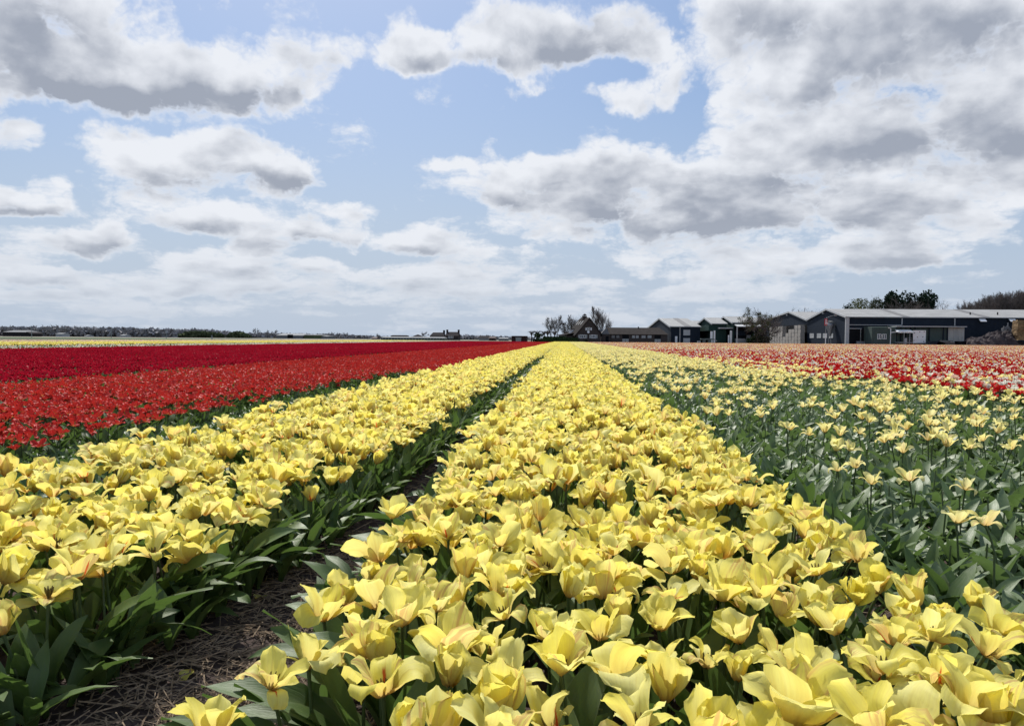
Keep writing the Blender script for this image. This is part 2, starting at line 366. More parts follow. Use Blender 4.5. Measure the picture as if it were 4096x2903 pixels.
PT = [0, .07, .18, .34, .52, .68, .80, .89, .96, 1]
PW = [.20, .30, .52, .80, .97, 1, .96, .82, .56, .22]
PW_SQ = [.20, .30, .50, .76, .94, 1, .99, .91, .72, .38]
PW_LILY = [.20, .32, .55, .80, .92, .84, .66, .45, .22, .03]
def petal(L, W, e0, e1, knee, recurve, rt, cup, tipcup, twist, ruffle, nu, nv, r, R=rng, prof=PW):
    """one petal in the +X direction: a centre line that rises from the foot and bends outward, a rounded width and a cupped, ruffled blade"""
    tt = np.linspace(0, 1, nv); tt = tt ** 0.9
    th = np.linspace(0, 1, 60)
    a = knee
    ph = e0 + (e1 - e0) * np.clip(th / a, 0, 1) ** 0.8 - recurve * np.clip((th - rt) / (1 - rt), 0, 1) ** 1.4
    dr, dz = np.cos(ph) / 59, np.sin(ph) / 59
    rr = np.concatenate([[0], np.cumsum(dr)[:-1]]) * L + 0.004; zz = np.concatenate([[0], np.cumsum(dz)[:-1]]) * L
    r_ = np.interp(tt, th, rr); z_ = np.interp(tt, th, zz); p_ = np.interp(tt, th, ph)
    w = np.interp(tt, PT, prof) * W * 0.5
    V = []; P = []
    ph1, ph2 = R.uniform(0, 6.28, 2); fr = R.uniform(1.6, 3.2)
    bow = R.uniform(-.1, .1); crk = R.uniform(.02, .09); crf = R.uniform(.7, 2.3, 5) * [1, 3, 1, 1, 3]
    for j in range(nv):
        t = tt[j]
        T = np.array([cos(p_[j]), 0, sin(p_[j])]); N = np.array([-sin(p_[j]), 0, cos(p_[j])])   # N: inner side
        tw = twist * t
        S = np.array([0, 1, 0]) * cos(tw) + N * sin(tw); N2 = N * cos(tw) - np.array([0, 1, 0]) * sin(tw)
        c = cup * (1 - t) + tipcup * t
        for i in range(nu):
            s = -1 + 2 * i / (nu - 1)
            lat = s * w[j]
            # wrap across the petal as part of a circle
            ang = c * s
            x = w[j] * (sin(ang) / max(abs(c), 1e-3)) * np.sign(c) if abs(c) > 0.05 else lat
            y = w[j] * (1 - cos(ang)) / max(abs(c), 1e-3) * np.sign(c) if abs(c) > 0.05 else 0
            y += ruffle * W * (abs(s) ** 1.5) * sin(fr * 6.28 * t + ph1 + (0 if s > 0 else 2.1)) * t
            y += 0.5 * ruffle * W * sin(4 * t + ph2 + 2.0 * s) * t
            if abs(s) < 0.12: y -= 0.025 * W * t
            q = np.array([r_[j], 0, z_[j]]) + S * x + N2 * y + T * (-0.10 * W * s * s * t + bow * W * s * t)
            q = q + crk * W * np.sin(crf[0] * s * 2.4 + crf[1] + crf[2] * t * 3) * np.sin(crf[3] * t * 3 + crf[4]) * N2
            if j == nv - 1: q += T * ruffle * W * 0.5 * sin(9 * s + ph1)
            V.append(q); P.append((s, t, r))
    return np.array(V), grid_faces(nu, nv), P

KINDS = {  # e0, e1 and recurve ranges for the outer and the inner whorl
    'cup':   dict(out=(65, 92, 5, 30), inn=(68, 92, 0, 14)),
    'open':  dict(out=(40, 66, 25, 75), inn=(56, 82, 5, 40)),
    'blown': dict(out=(24, 56, 95, 185), inn=(50, 84, 5, 85)),
    'faded': dict(out=(10, 60, 60, 210), inn=(35, 85, 20, 150)),
    'bud':   dict(out=(82, 92, 0, 6), inn=(84, 92, 0, 4)),
    'flat':  dict(out=(15, 40, 10, 60), inn=(30, 60, 15, 60)),
}
def bloom_petals(kind, size, R, nu, nv, wide=0.76, prof=None, ruffle=0.05):
    """six petals (outer three first) as (vertices, faces, pv), already turned to their place round the axis"""
    K = KINDS[kind]; out = []
    a0 = R.uniform(0, 6.28)
    for k in range(6):
        outer = k < 3
        e1a, e1b, ra, rb = K['out' if outer else 'inn']
        e1 = radians(R.uniform(e1a, e1b)); rec = radians(R.uniform(ra, rb))
        L = size * R.uniform(.82, 1.16); W = L * wide * R.uniform(.72, 1.15)
        if kind == 'faded': W *= R.uniform(.6, 1.0); ruffle = .11
        if kind == 'bud': L *= .82
        rt = R.uniform(.25, .5) if rec > 1 else R.uniform(.35, .6)
        tipcup = R.uniform(-0.5, 0.7) if rec > 1 else R.uniform(0.1, 0.8)
        V, F, P = petal(L, W, radians(R.uniform(5, 25)), e1, R.uniform(.16, .26), rec, rt, R.uniform(.9, 1.35), tipcup,
                        R.uniform(-.5, .5) if R.random() < .8 else R.uniform(-1.2, 1.2), ruffle * R.uniform(.4, 1.6), nu, nv, R.random(), R,
                        prof or (PW if R.random() < .6 else PW_SQ))
        a = a0 + (k % 3) * 2.0944 + (0 if outer else 1.047) + R.uniform(-.22, .22)
        m_ = np.array([[cos(a), -sin(a), 0], [sin(a), cos(a), 0], [0, 0, 1]])
        V = V @ m_.T
        out.append((V, F, P))
    return out

LT = [0, .12, .3, .5, .68, .82, .92, 1]
LW = [.42, .62, .90, 1, .86, .58, .30, .02]
def leaf(L, W, e0, e1, fold, wave, twist, nu, nv, r, R=rng, bend=1.3):
    th = np.linspace(0, 1, 50); ph = e0 + (e1 - e0) * th ** bend
    rr = np.concatenate([[0], np.cumsum(np.cos(ph))[:-1] / 49]) * L + 0.006
    zz = np.concatenate([[0], np.cumsum(np.sin(ph))[:-1] / 49]) * L
    tt = np.linspace(0, 1, nv)
    r_ = np.interp(tt, th, rr); z_ = np.interp(tt, th, zz); p_ = np.interp(tt, th, ph); w = np.interp(tt, LT, LW) * W * .5
    V = []; P = []; f1, f2 = R.uniform(0, 6.28, 2); side = R.uniform(-.25, .25)
    for j in range(nv):
        t = tt[j]; N = np.array([-sin(p_[j]), 0, cos(p_[j])]); tw = twist * t
        S = np.array([0, 1, 0]) * cos(tw) + N * sin(tw); N2 = N * cos(tw) - np.array([0, 1, 0]) * sin(tw)
        for i in range(nu):
            s = -1 + 2 * i / (nu - 1)
            fo = fold * (1.25 - t)
            y = w[j] * abs(s) ** 1.5 * sin(fo); x = s * w[j] * cos(fo * .8)
            y += wave * W * s * sin(7.5 * t + f1) * t ** .5 + wave * .6 * W * abs(s) * sin(11 * t + f2)
            V.append(np.array([r_[j], side * L * t * t, z_[j]]) + S * x + N2 * y); P.append((s, t, r))
    return np.array(V), grid_faces(nu, nv), P

def tube(path, rad, n=6, r=0.5):
    V = []; P = []
    path = [np.array(p, float) for p in path]
    for j, p in enumerate(path):
        d = path[min(j + 1, len(path) - 1)] - path[max(j - 1, 0)]; d = d / (np.linalg.norm(d) + 1e-9)
        a = np.cross(d, [1, 0, 0.1]); a /= np.linalg.norm(a); b = np.cross(d, a)
        rj = rad[j] if hasattr(rad, '__len__') else rad
        for k in range(n):
            q = 6.2832 * k / n
            V.append(p + (a * cos(q) + b * sin(q)) * rj); P.append((0.3, j / max(1, len(path) - 1), r))
    F = [(j * n + k, j * n + (k + 1) % n, (j + 1) * n + (k + 1) % n, (j + 1) * n + k) for j in range(len(path) - 1) for k in range(n)]
    return V, F, P

def rand_leaf(R, nu, nv, scale=1.0, low=False):
    L = R.uniform(.17, .27) * scale; W = R.uniform(.046, .078) * scale
    e1 = radians(R.uniform(-35, 35)) if low else radians(R.uniform(5, 75))
    return leaf(L, W, radians(R.uniform(48, 78) if low else R.uniform(62, 86)), e1, R.uniform(.25, .75), R.uniform(.0, .10), R.uniform(-.7, .7), nu, nv, R.random(), R, R.uniform(1.0, 1.8))

# tulip body used for every scattered copy: stem + leaves + petals in one mesh (slots: petal, leaf, stem)
def tulip_geo(R, kinds, size, stem_h, pu, pw, lu, lv, nleaf=3, wide=.76, prof=None, stem_n=4, slot=0, ruffle=.05, leaf_scale=1.0, low=False):
    g = Geo()
    kind = kinds[R.integers(len(kinds))]
    tx, ty = R.uniform(-.28, .28, 2)
    h = stem_h * R.uniform(.86, 1.12)
    top = np.array([tx * h * .45, ty * h * .45, h])
    g.add(*tube([(0, 0, 0), (tx * h * .15, ty * h * .15, h * .5), top], .0035, stem_n), mi=2)
    mt = mat4(-ty * .9, tx * .9, 0, top)
    for V, F, P in bloom_petals(kind, size * R.uniform(.9, 1.1), R, pu, pw, wide, prof, ruffle):
        g2 = Geo(); g2.add(V, F, P, slot); g.merge(g2, mt)
    for k in range(nleaf):
        V, F, P = rand_leaf(R, lu, lv, leaf_scale, low)
        g2 = Geo(); g2.add(V, F, P, 1); g.merge(g2, mat4(0, 0, R.uniform(0, 6.28), (0, 0, R.uniform(0, .05))))
    return g
def leafy_geo(R, n, lu, lv, scale=1.0, stub=False, low=.55):
    g = Geo()
    a0 = R.uniform(0, 6.28)
    for k in range(n):
        V, F, P = rand_leaf(R, lu, lv, scale, R.random() < low)
        g2 = Geo(); g2.add(V, F, P, 1); g.merge(g2, mat4(0, 0, a0 + k * 2.4 + R.uniform(-.4, .4), (0, 0, R.uniform(0, .04))))
    if stub:
        h = R.uniform(.16, .26)
        g.add(*tube([(0, 0, 0), (.005, 0, h * .5), (.01, .005, h)], .0035, 4), mi=2)
    return g

# ---------------------------------------------------------------- scattering: one object, prototypes and points in the same mesh
def scatter_tree():
    gt = bpy.data.node_groups.new('scatter', 'GeometryNodeTree')
    gt.interface.new_socket(name='Geometry', in_out='INPUT', socket_type='NodeSocketGeometry')
    gt.interface.new_socket(name='Geometry', in_out='OUTPUT', socket_type='NodeSocketGeometry')
    n, l = gt.nodes, gt.links
    gi = n.new('NodeGroupInput'); go = n.new('NodeGroupOutput')
    def attr(nm, ty):
        a = n.new('GeometryNodeInputNamedAttribute'); a.data_type = ty; a.inputs[0].default_value = nm; return a.outputs[0]
    pid = attr('pid', 'INT')
    cmp_ = n.new('FunctionNodeCompare'); cmp_.data_type = 'INT'; cmp_.operation = 'LESS_THAN'
    l.new(pid, cmp_.inputs[2]); cmp_.inputs[3].default_value = 0
    sp = n.new('GeometryNodeSeparateGeometry'); sp.domain = 'POINT'
    l.new(gi.outputs[0], sp.inputs[0]); l.new(cmp_.outputs[0], sp.inputs[1])
    si = n.new('GeometryNodeSplitToInstances'); si.domain = 'POINT'
    l.new(sp.outputs[1], si.inputs[0]); l.new(pid, si.inputs['Group ID'])
    ip = n.new('GeometryNodeInstanceOnPoints')
    l.new(sp.outputs[0], ip.inputs['Points']); l.new(si.outputs[0], ip.inputs['Instance'])
    ip.inputs['Pick Instance'].default_value = True
    l.new(attr('idx', 'INT'), ip.inputs['Instance Index'])
    l.new(attr('rot', 'FLOAT_VECTOR'), ip.inputs['Rotation'])
    l.new(attr('scl', 'FLOAT'), ip.inputs['Scale'])
    l.new(ip.outputs[0], go.inputs[0])
    return gt
SCATTER = scatter_tree()
def scatter(name, label, protos, mats, pts, idx, rot, scl, cat=None, parent=None):
    """protos: list of Geo; pts (N,3); idx, rot (N,3), scl (N)"""
    G = Geo()
    for i, g in enumerate(protos): G.merge(g, None, i)
    v = np.vstack(G.v + [np.asarray(pts, float)]); N = len(pts)
    me = bpy.data.meshes.new(name)
    me.from_pydata(v.tolist(), [], G.f)
    for x in mats: me.materials.append(x)
    me.polygons.foreach_set('material_index', G.m); me.polygons.foreach_set('use_smooth', [True] * len(G.f))
    def put(nm, ty, key, base, val):
        a = me.attributes.new(nm, ty, 'POINT'); a.data.foreach_set(key, np.concatenate([base, val]).ravel())
    put('pid', 'INT', 'value', np.concatenate(G.pid).astype(np.int32), np.full(N, -1, np.int32))
    put('idx', 'INT', 'value', np.zeros(G.n, np.int32), np.asarray(idx, np.int32))
    put('pv', 'FLOAT_VECTOR', 'vector', np.vstack(G.p), np.zeros((N, 3)))
    put('rot', 'FLOAT_VECTOR', 'vector', np.zeros((G.n, 3)), np.asarray(rot, float))
    put('scl', 'FLOAT', 'value', np.zeros(G.n), np.asarray(scl, float))
    me.update()
    o = bpy.data.objects.new(name, me); link(o, parent)
    md = o.modifiers.new('scatter', 'NODES'); md.node_group = SCATTER
    tag(o, label, cat, kind='stuff')
    return o

# ------------------------------------------------------------------ ground
def noise_mat(name, A, B, scale=3.0, rough=0.95, detail=8, bump=0.4, dist=0.02, C=None, obj=False, spec=0.2, stretch=None):
    m = bpy.data.materials.new(name); m.use_nodes = True
    t = NT(m.node_tree); t.n.clear()
    tc = t.new('ShaderNodeTexCoord'); v = tc.outputs['Object']
    if stretch: v = t.new('ShaderNodeVectorMath', {0: v, 1: stretch}, operation='MULTIPLY').outputs[0]
    n = t.new('ShaderNodeTexNoise', {'Vector': v, 'Scale': scale, 'Detail': float(detail), 'Roughness': 0.65})
    c = t.mix(t.smooth(n.outputs['Fac'], 0.3, 0.7), A, B)
    if C:
        n2 = t.new('ShaderNodeTexNoise', {'Vector': v, 'Scale': scale * 4.3, 'Detail': 4.0})
        c = t.mix(t.smooth(n2.outputs['Fac'], 0.55, 0.7), c, C)
    bp = t.new('ShaderNodeBump', {'Height': n.outputs['Fac'], 'Strength': bump, 'Distance': dist})
    d = t.new('ShaderNodeBsdfPrincipled', {'Base Color': c, 'Roughness': rough, 'Normal': bp.outputs[0]})
    d.inputs['Specular IOR Level'].default_value = spec
    t.new('ShaderNodeOutputMaterial', {0: d.outputs[0]})
    return m
M['soil'] = noise_mat('dark_soil', (0.034, 0.024, 0.021), (0.078, 0.056, 0.049), 9.0, C=(0.085, 0.065, 0.055), bump=0.9, dist=0.02)
M['far_soil'] = noise_mat('far_field_soil', (0.050, 0.055, 0.030), (0.085, 0.075, 0.050), 0.05, detail=6, bump=0.1)
M['straw'] = noise_mat('old_straw', (0.13, 0.092, 0.062), (0.36, 0.275, 0.19), 60.0, bump=0.2, rough=0.8)
M['green_field'] = noise_mat('green_crop', (0.030, 0.060, 0.018), (0.060, 0.100, 0.030), 2.0, bump=0.5, dist=0.1)
M['pale_path'] = noise_mat('pale_path', (0.34, 0.31, 0.26), (0.45, 0.41, 0.35), 1.5)
M['yard'] = noise_mat('yard_paving', (0.10, 0.10, 0.10), (0.16, 0.155, 0.15), 0.6)

# bed layout across the rows: walking gaps at these x, every 1.8 m
PITCH_X = 1.8; GAP0 = -0.79
GAPS = [GAP0 + PITCH_X * k for k in range(-16, 60)]
def ground_z(x, y):
    """bed and path profile: beds stand a little above the walking gaps"""
    q = ((x - GAP0 + .04 + PITCH_X / 2) % PITCH_X) - PITCH_X / 2
    return 0.0 - 0.055 * np.exp(-(q / 0.20) ** 2)
def build_ground():
    # near, finely shaped soil; the far ground is one sheet to the horizon with a hole for it
    xs = np.arange(-12, 12.01, 0.06); ys = np.concatenate([np.arange(0.0, 4.0, 0.05), np.arange(4, 30.01, 0.5)])
    Xg, Yg = np.meshgrid(xs, ys)
    R = np.random.default_rng(3)
    Z = ground_z(Xg, Yg) + R.normal(0, .006, Xg.shape) + .010 * np.sin(Xg * 21 + 3 * np.sin(Yg * 5)) * np.sin(Yg * 17 + 2 * np.sin(Xg * 9))
    V = np.stack([Xg, Yg, Z], -1).reshape(-1, 3)
    g = Geo(); g.add(V, grid_faces(len(xs), len(ys)), np.zeros_like(V))
    o = link(bpy.data.objects.new('soil', g.mesh('soil', [M['soil']]))); tag(o, kind='structure')
    V = []; F = []
    Rr = [(-3000, -200, -12, 4000), (-12, -200, 12, 0), (-12, 30, 12, 4000), (12, -200, 3000, 4000)]
    for (x0, y0, x1, y1) in Rr:
        k = len(V); V += [(x0, y0, -.03), (x1, y0, -.03), (x1, y1, -.03), (x0, y1, -.03)]; F.append((k, k + 1, k + 2, k + 3))
    me = bpy.data.meshes.new('ground'); me.from_pydata(V, [], F); me.materials.append(M['far_soil'])
    o = link(bpy.data.objects.new('ground', me)); tag(o, kind='structure')
build_ground()

# ------------------------------------------------------------------ the beds
def in_view(x, y, mx=1.0):
    return (x > -.90 * y - mx - .5) & (x < .84 * y + mx + 1.2) & (y > .55)
FIELD_END = 186.0
def bed_points(x0, x1, y0, y1, sp, R, jit=.42):
    nx = max(1, round((x1 - x0) / sp)); ny = max(1, round((y1 - y0) / sp))
    X, Y = np.meshgrid((np.arange(nx) + .5) / nx * (x1 - x0) + x0, (np.arange(ny) + .5) / ny * (y1 - y0) + y0)
    X[1::2] += sp * .5 * (1 if nx > 1 else 0) - sp * .25
    X = X + R.uniform(-jit, jit, X.shape) * sp; Y = Y + R.uniform(-jit, jit, Y.shape) * sp
    X = X.ravel(); Y = Y.ravel(); k = in_view(X, Y)
    return X[k], Y[k]

# ---- individual tulips
def make_part(name, V, F, P, mat, parent, label=None):
    g = Geo(); g.add(V, F, P)
    o = bpy.data.objects.new(name, g.mesh(name, [mat])); link(o, parent)
    if label: o['label'] = label
    return o
PETAL_BANK = {}
def tulip_thing(name, label, cat, group, x, y, zb, h, kind, size, petalm, leafm, R, lean=(0, 0), nu=7, nv=9, nleaf=3, leaf_dirs=None, leaf_scale=1.0,
                wide=.76, prof=None, ruffle=.05, low=False, stamen=True, lnu=5, lnv=9, bank=None, z_rot=None):
    t = empty(name, (x, y, zb)); tag(t, label, cat, group)
    top = np.array([lean[0] * h * .45, lean[1] * h * .45, h])
    V, F, P = tube([(0, 0, 0), (lean[0] * h * .12, lean[1] * h * .12, h * .5), (lean[0] * h * .32, lean[1] * h * .32, h * .85), top], [.0045, .004, .0036, .0048], 7, R.random())
    make_part('stem', V, F, P, M['stem'], t)
    tilt = Euler((-lean[1] * .9, lean[0] * .9, R.uniform(0, 6.28) if z_rot is None else z_rot))
    if bank is not None:
        key, nb = bank
        if key not in PETAL_BANK:
            PETAL_BANK[key] = []
            for q in range(nb):
                lst = []
                for (V, F, P) in bloom_petals(kind, size, R, nu, nv, wide, prof, ruffle):
                    g = Geo(); g.add(V, F, P); lst.append(g.mesh('petal', [petalm]))
                PETAL_BANK[key].append(lst)
        meshes = PETAL_BANK[key][R.integers(len(PETAL_BANK[key]))]; sc = R.uniform(.88, 1.12)
    else:
        meshes = []; sc = 1.0
        for (V, F, P) in bloom_petals(kind, size, R, nu, nv, wide, prof, ruffle):
            g = Geo(); g.add(V, F, P); meshes.append(g.mesh('petal', [petalm]))
    for me in meshes:
        o = bpy.data.objects.new('petal', me); link(o, t); o.location = top; o.rotation_euler = tilt; o.scale = (sc,) * 3
    if stamen:
        g = Geo()
        for k in range(6):
            a = k * 1.047 + .3
            g.add(*tube([(.003 * cos(a), .003 * sin(a), .004), (.008 * cos(a), .008 * sin(a), .020), (.010 * cos(a), .010 * sin(a), .030)], [.001, .0022, .0012], 4))
        g.add(*tube([(0, 0, .0), (0, 0, .014), (0, 0, .022)], [.004, .0035, .005], 5))
        o = bpy.data.objects.new('stamens', g.mesh('stamens', [M['stamen']])); link(o, t); o.location = top; o.rotation_euler = tilt
    for k in range(nleaf):
        me = LEAF_BANK[(low, R.integers(24))] if lnu >= 5 else LEAF_BANK_S[(low, R.integers(12))]
        if me.materials[0] is not leafm: me = leaf_variant(me, leafm)
        o = bpy.data.objects.new('leaf', me); link(o, t)
        a = R.uniform(0, 6.28) if leaf_dirs is None else leaf_dirs[k % len(leaf_dirs)] + R.uniform(-.5, .5)
        o.rotation_euler = (R.uniform(-.1, .1), R.uniform(-.1, .1), a); o.location = (0, 0, R.uniform(0, .05)); o.scale = (leaf_scale * R.uniform(.85, 1.15),) * 3
    return t
_lv = {}
def leaf_variant(me, mat):
    k = (me.name, mat.name)
    if k not in _lv:
        m2 = me.copy(); m2.materials[0] = mat; _lv[k] = m2
    return _lv[k]
LEAF_BANK, LEAF_BANK_S = {}, {}
for low in (False, True):
    for k in range(24):
        V, F, P = rand_leaf(rng, 5, 11, 1.0, low); g = Geo(); g.add(V, F, P); LEAF_BANK[(low, k)] = g.mesh('leaf', [M['leaf']])
    for k in range(12):
        V, F, P = rand_leaf(rng, 3, 6, 1.0, low); g = Geo(); g.add(V, F, P); LEAF_BANK_S[(low, k)] = g.mesh('leaf', [M['leaf']])

PLANE_Z = .355     # mean height of the yellow blooms
# blooms of the front rows at the places the photograph shows them: x, y in a 2291 wide view, kind, lean
FRONT = [(468, 1590, 'open', 1.05), (606, 1500, 'blown', 1.0), (858, 1520, 'blown', 1.0), (1010, 1455, 'blown', 1.15), (1130, 1500, 'blown', 1.0),
         (1225, 1395, 'open', 1.05), (1380, 1490, 'blown', 1.1), (1480, 1450, 'blown', .9), (1430, 1600, 'blown', 1.0), (985, 1625, 'cup', 1.0),
         (1110, 1630, 'open', 1.0), (1655, 1400, 'open', .95), (1650, 1480, 'cup', .8), (1790, 1490, 'open', 1.05), (1775, 1590, 'open', 1.2),
         (1955, 1470, 'open', 1.1), (2010, 1600, 'blown', 1.1), (1830, 1370, 'cup', 1.1), (2050, 1330, 'cup', 1.05), (1968, 1290, 'open', .9),
         (2235, 1395, 'open', 1.15), (845, 1325, 'blown', 1.0), (725, 1345, 'blown', .95), (690, 1440, 'blown', .9), (940, 1260, 'blown', 1.05),
         (1075, 1270, 'open', 1.0), (1150, 1280, 'open', 1.0), (1330, 1370, 'blown', 1.0), (1395, 1350, 'cup', 1.0), (1475, 1360, 'open', 1.0), (2180, 1330, 'cup', .9)]
LABEL_FRONT = {
    0: 'lowest yellow tulip at the front left, standing alone over the straw',
    1: 'yellow tulip with one big round petal stretched over the straw path',
    13: 'wide yellow tulip just above the two cut by the bottom edge at right',
    14: 'large open yellow tulip filling the bottom edge right of centre',
    16: 'ruffled yellow tulip cut by the bottom edge at the far right',
    18: 'upright yellow tulip at the right edge of the bed over bare soil',
    20: 'big yellow tulip leaning out at the right edge of the photo',
    5: 'open lily shaped yellow tulip on a dark bare stem, front centre',
    9: 'yellow tulip just rising over the bottom edge, front centre',
}
def build_yellow():
    R = np.random.default_rng(21)
    P = []
    for i, (x, y, kd, s) in enumerate(FRONT):
        S = 4096 / 2291.0
        p = at_z(x * S, y * S, .315); P.append((p.x, p.y, kd, s, i))
    x1, y1 = bed_points(-.60, .92, .62, 26, .104, R)
    x2, y2 = bed_points(-2.44, -1.02, 1.6, 26, .106, R)
    k = x2 < -1.02 - np.interp(y2, [1.5, 2.2, 3.4, 5], [.26, .14, .03, 0]); x2, y2 = x2[k], y2[k]
    fx = np.array([p[0] for p in P]); fy = np.array([p[1] for p in P])
    for X, Y in ((x1, y1), (x2, y2)):
        for x, y in zip(X, Y):
            if np.min(np.hypot(fx - x, fy - y)) < .086: continue
            if y < 1.5 and R.random() < .10: continue
            if R.random() < .05: continue
            if y < 3.2 and sin(x * 9.3 + 2.1) * sin(y * 7.1 + x * 3) > .80: continue
            if x > -.9 and x < -.30 - (y - 1.2) * .40 and y < 1.95: continue      # the corner where the straw path widens
            kd = ['blown', 'blown', 'open', 'cup', 'blown', 'blown', 'faded', 'faded', 'open', 'flat', 'cup', 'bud' if R.random() < .5 else 'blown'][R.integers(12)]
            P.append((x, y, kd, 1.0, None))
    P.sort(key=lambda p: (p[4] is None, p[0] < -.76 * p[1] - .08 or p[0] > .62 * p[1] + .10, p[1]))
    near, rest = P[:300], P[300:]
    ymax = max(p[1] for p in near)
    print('individual yellow tulips up to y =', ymax, 'rest', len(rest))
    GR = 'pale yellow tulips crowded in the two nearest beds'
    for (x, y, kd, s, i) in near:
        left = x < GAP0
        e = min(abs(x - GAPS[16]), abs(x - GAPS[17]))
        toward = 0.0
        if left and x > -1.2: toward = .55
        elif not left and x < -.40: toward = -.30
        elif x > .75: toward = .35
        lean = (R.normal(toward * .8, .16), R.normal(-.12, .16))
        kw = {'blown': 'with drooping outer petals', 'open': 'opened to a wide funnel', 'cup': 'still cupped', 'flat': 'spread out flat', 'faded': 'with torn crumpled petals', 'bud': 'still closed as a bud'}[kd]
        if i is not None:
            lab, gr = LABEL_FRONT.get(i), None
            if lab is None: lab = f'yellow tulip {kw}, in the front rows of the middle bed'; gr = GR
        elif left: lab = f'yellow tulip {kw}, {"path edge" if x > -1.35 else "inside"} of the left yellow bed'; gr = GR
        else: lab = f'yellow tulip {kw}, {"left edge" if x < -.3 else ("right edge" if x > .6 else "heart")} of the middle bed'; gr = GR
        h = .30 * R.uniform(.78, 1.12)
        if i is not None: h = .275 * R.uniform(.95, 1.05)
        if left and x > -1.25: h *= .86
        hi = y < 2.2
        if y < 1.35: s = s * 1.08
        dirs = [0.0] * 3 if (left and x > -1.3) else ([3.14] * 3 if (not left and x < -.4) else None)
        if dirs and R.random() < .35: dirs = None
        tulip_thing('yellow_tulip', lab, 'tulip', gr, x - (lean[0] * h * .45), y - lean[1] * h * .45, 0.0, h, kd, .089 * s * R.uniform(.80, 1.14), M['yellow'], M['leaf'], R, lean,
                    7 if hi else 5, 9 if hi else 7, nleaf=4 if dirs else 3, leaf_dirs=dirs, low=bool(dirs), leaf_scale=1.3 if dirs else 1.05,
                    bank=None if y < 1.75 else (('yellow', kd, hi), 12), stamen=hi)
    # the rest of the near stretch
    protos = []
    for k in range(14): protos.append(tulip_geo(R, ['blown', 'open', 'cup', 'blown', 'faded', 'blown'], .087, .30, 5, 7, 3, 6, nleaf=3))
    for k in range(10): protos.append(tulip_geo(R, ['blown', 'open', 'cup', 'blown', 'faded'], .085, .30, 3, 5, 2, 4, nleaf=2, stem_n=3))
    n = len(rest); pts = np.array([(p[0], p[1], 0.0) for p in rest])
    idx = np.where(pts[:, 1] < 7.0, R.integers(0, 14, n), R.integers(14, 24, n))
    rot = np.stack([R.normal(0, .14, n), R.normal(0, .10, n), R.uniform(0, 6.28, n)], 1)
    e = np.where(pts[:, 0] > -.8, np.where(pts[:, 0] < -.5, -1, np.where(pts[:, 0] > .75, 1, 0)), np.where(pts[:, 0] > -1.15, 1, 0))
    sc = R.uniform(.88, 1.12, n) * np.where(e != 0, .95, 1.0)
    pts[:, 0] += 0
    scatter('yellow_tulips', 'dense pale yellow tulips stretching back along the two middle beds', protos, [M['yellow'], M['leaf'], M['stem']], pts, idx, rot, sc)
    # low leaves along the bed sides, hanging into the gaps
    lp = [leafy_geo(R, 3, 3, 6) for _ in range(10)]
    LX = []; LY = []
    for xg in (-.86, GAPS[17]):
        for side in (-1, 1):
            for off in (.20, .27):
                ys = np.arange(1.0, 30, .085); LY.append(ys + R.uniform(-.04, .04, len(ys))); LX.append(xg + side * (off + R.uniform(-.03, .03, len(ys))))
    LX = np.concatenate(LX); LY = np.concatenate(LY); LX = np.where((LX < -.86) & (LX > -1.4), LX - np.interp(LY, [1.5, 2.2, 3.4, 5], [.20, .10, -.02, -.05]), LX)
    k = in_view(LX, LY) & ~((LX > -.9) & (LX < -.40) & (LY < 1.9)); LX, LY = LX[k], LY[k]; n = len(LX)
    scatter('bed_edge_leaves', 'dark green tulip leaves lining the walking gaps between the yellow beds', lp, [M['leaf'], M['leaf'], M['stem']],
            np.stack([LX, LY, np.zeros(n)], 1), R.integers(0, 10, n), np.stack([np.zeros(n), np.zeros(n), R.uniform(0, 6.28, n)], 1), R.uniform(.75, 1.1, n))
build_yellow()

# ---- far stretches: tiles of one bed, 1.8 m wide and 2 m long
def tile_geo(R, kinds, size, stem_h, sp, mats_w, flowers=1.0, leaf_w=1.0, pu=3, pw=3, y_len=2.0, half=.80, prof=None, hmax=None):
    """mats_w: [(material slot, weight)]; leaves as a low mat of crossed blades"""
    g = Geo()
    base = [bloom_geo_small(R, kinds, size, pu, pw, prof) for _ in range(5)]
    nx = round(2 * half / sp); ny = round(y_len / sp)
    slots = [s for s, w in mats_w]; ws = np.array([w for s, w in mats_w]); ws = ws / ws.sum()
    for i in range(nx):
        for j in range(ny):
            x = -half + (i + .5) / nx * 2 * half + R.uniform(-.4, .4) * sp; y = (j + .5) / ny * y_len + R.uniform(-.4, .4) * sp
            if R.random() < flowers:
                b = base[R.integers(5)]; h = stem_h * R.uniform(.85, 1.15)
                g2 = Geo(); g2.merge(b, mat4(R.normal(0, .25), R.normal(0, .25), R.uniform(0, 6.28), (x, y, h), R.uniform(.85, 1.2)))
                g2.m = [slots[R.choice(len(slots), p=ws)]] * len(g2.m)
                r = R.random(); g2.p[0][:, 2] = r
                g.merge(g2)
            if R.random() < leaf_w:
                for q in range(2):
                    a = R.uniform(0, 6.28); L = R.uniform(.15, .24); dx, dy = cos(a) * .02, sin(a) * .02; tx, ty = -sin(a) * L * .5, cos(a) * L * .5
                    hz = stem_h * R.uniform(.45, .85)
                    g.add([(x - dx, y - dy, 0), (x + dx, y + dy, 0), (x + dx * 1.2 + tx * .4, y + dy * 1.2 + ty * .4, hz * .8), (x - dx * 1.2 + tx * .4, y - dy * 1.2 + ty * .4, hz * .8), (x + tx, y + ty, hz)],
                          [(0, 1, 2, 3), (3, 2, 4)], [(-.7, 0, r_()) for _ in range(5)], 0)
    # soil underneath, so that far gaps between plants stay dark
    return g
def r_(): return float(rng.random())
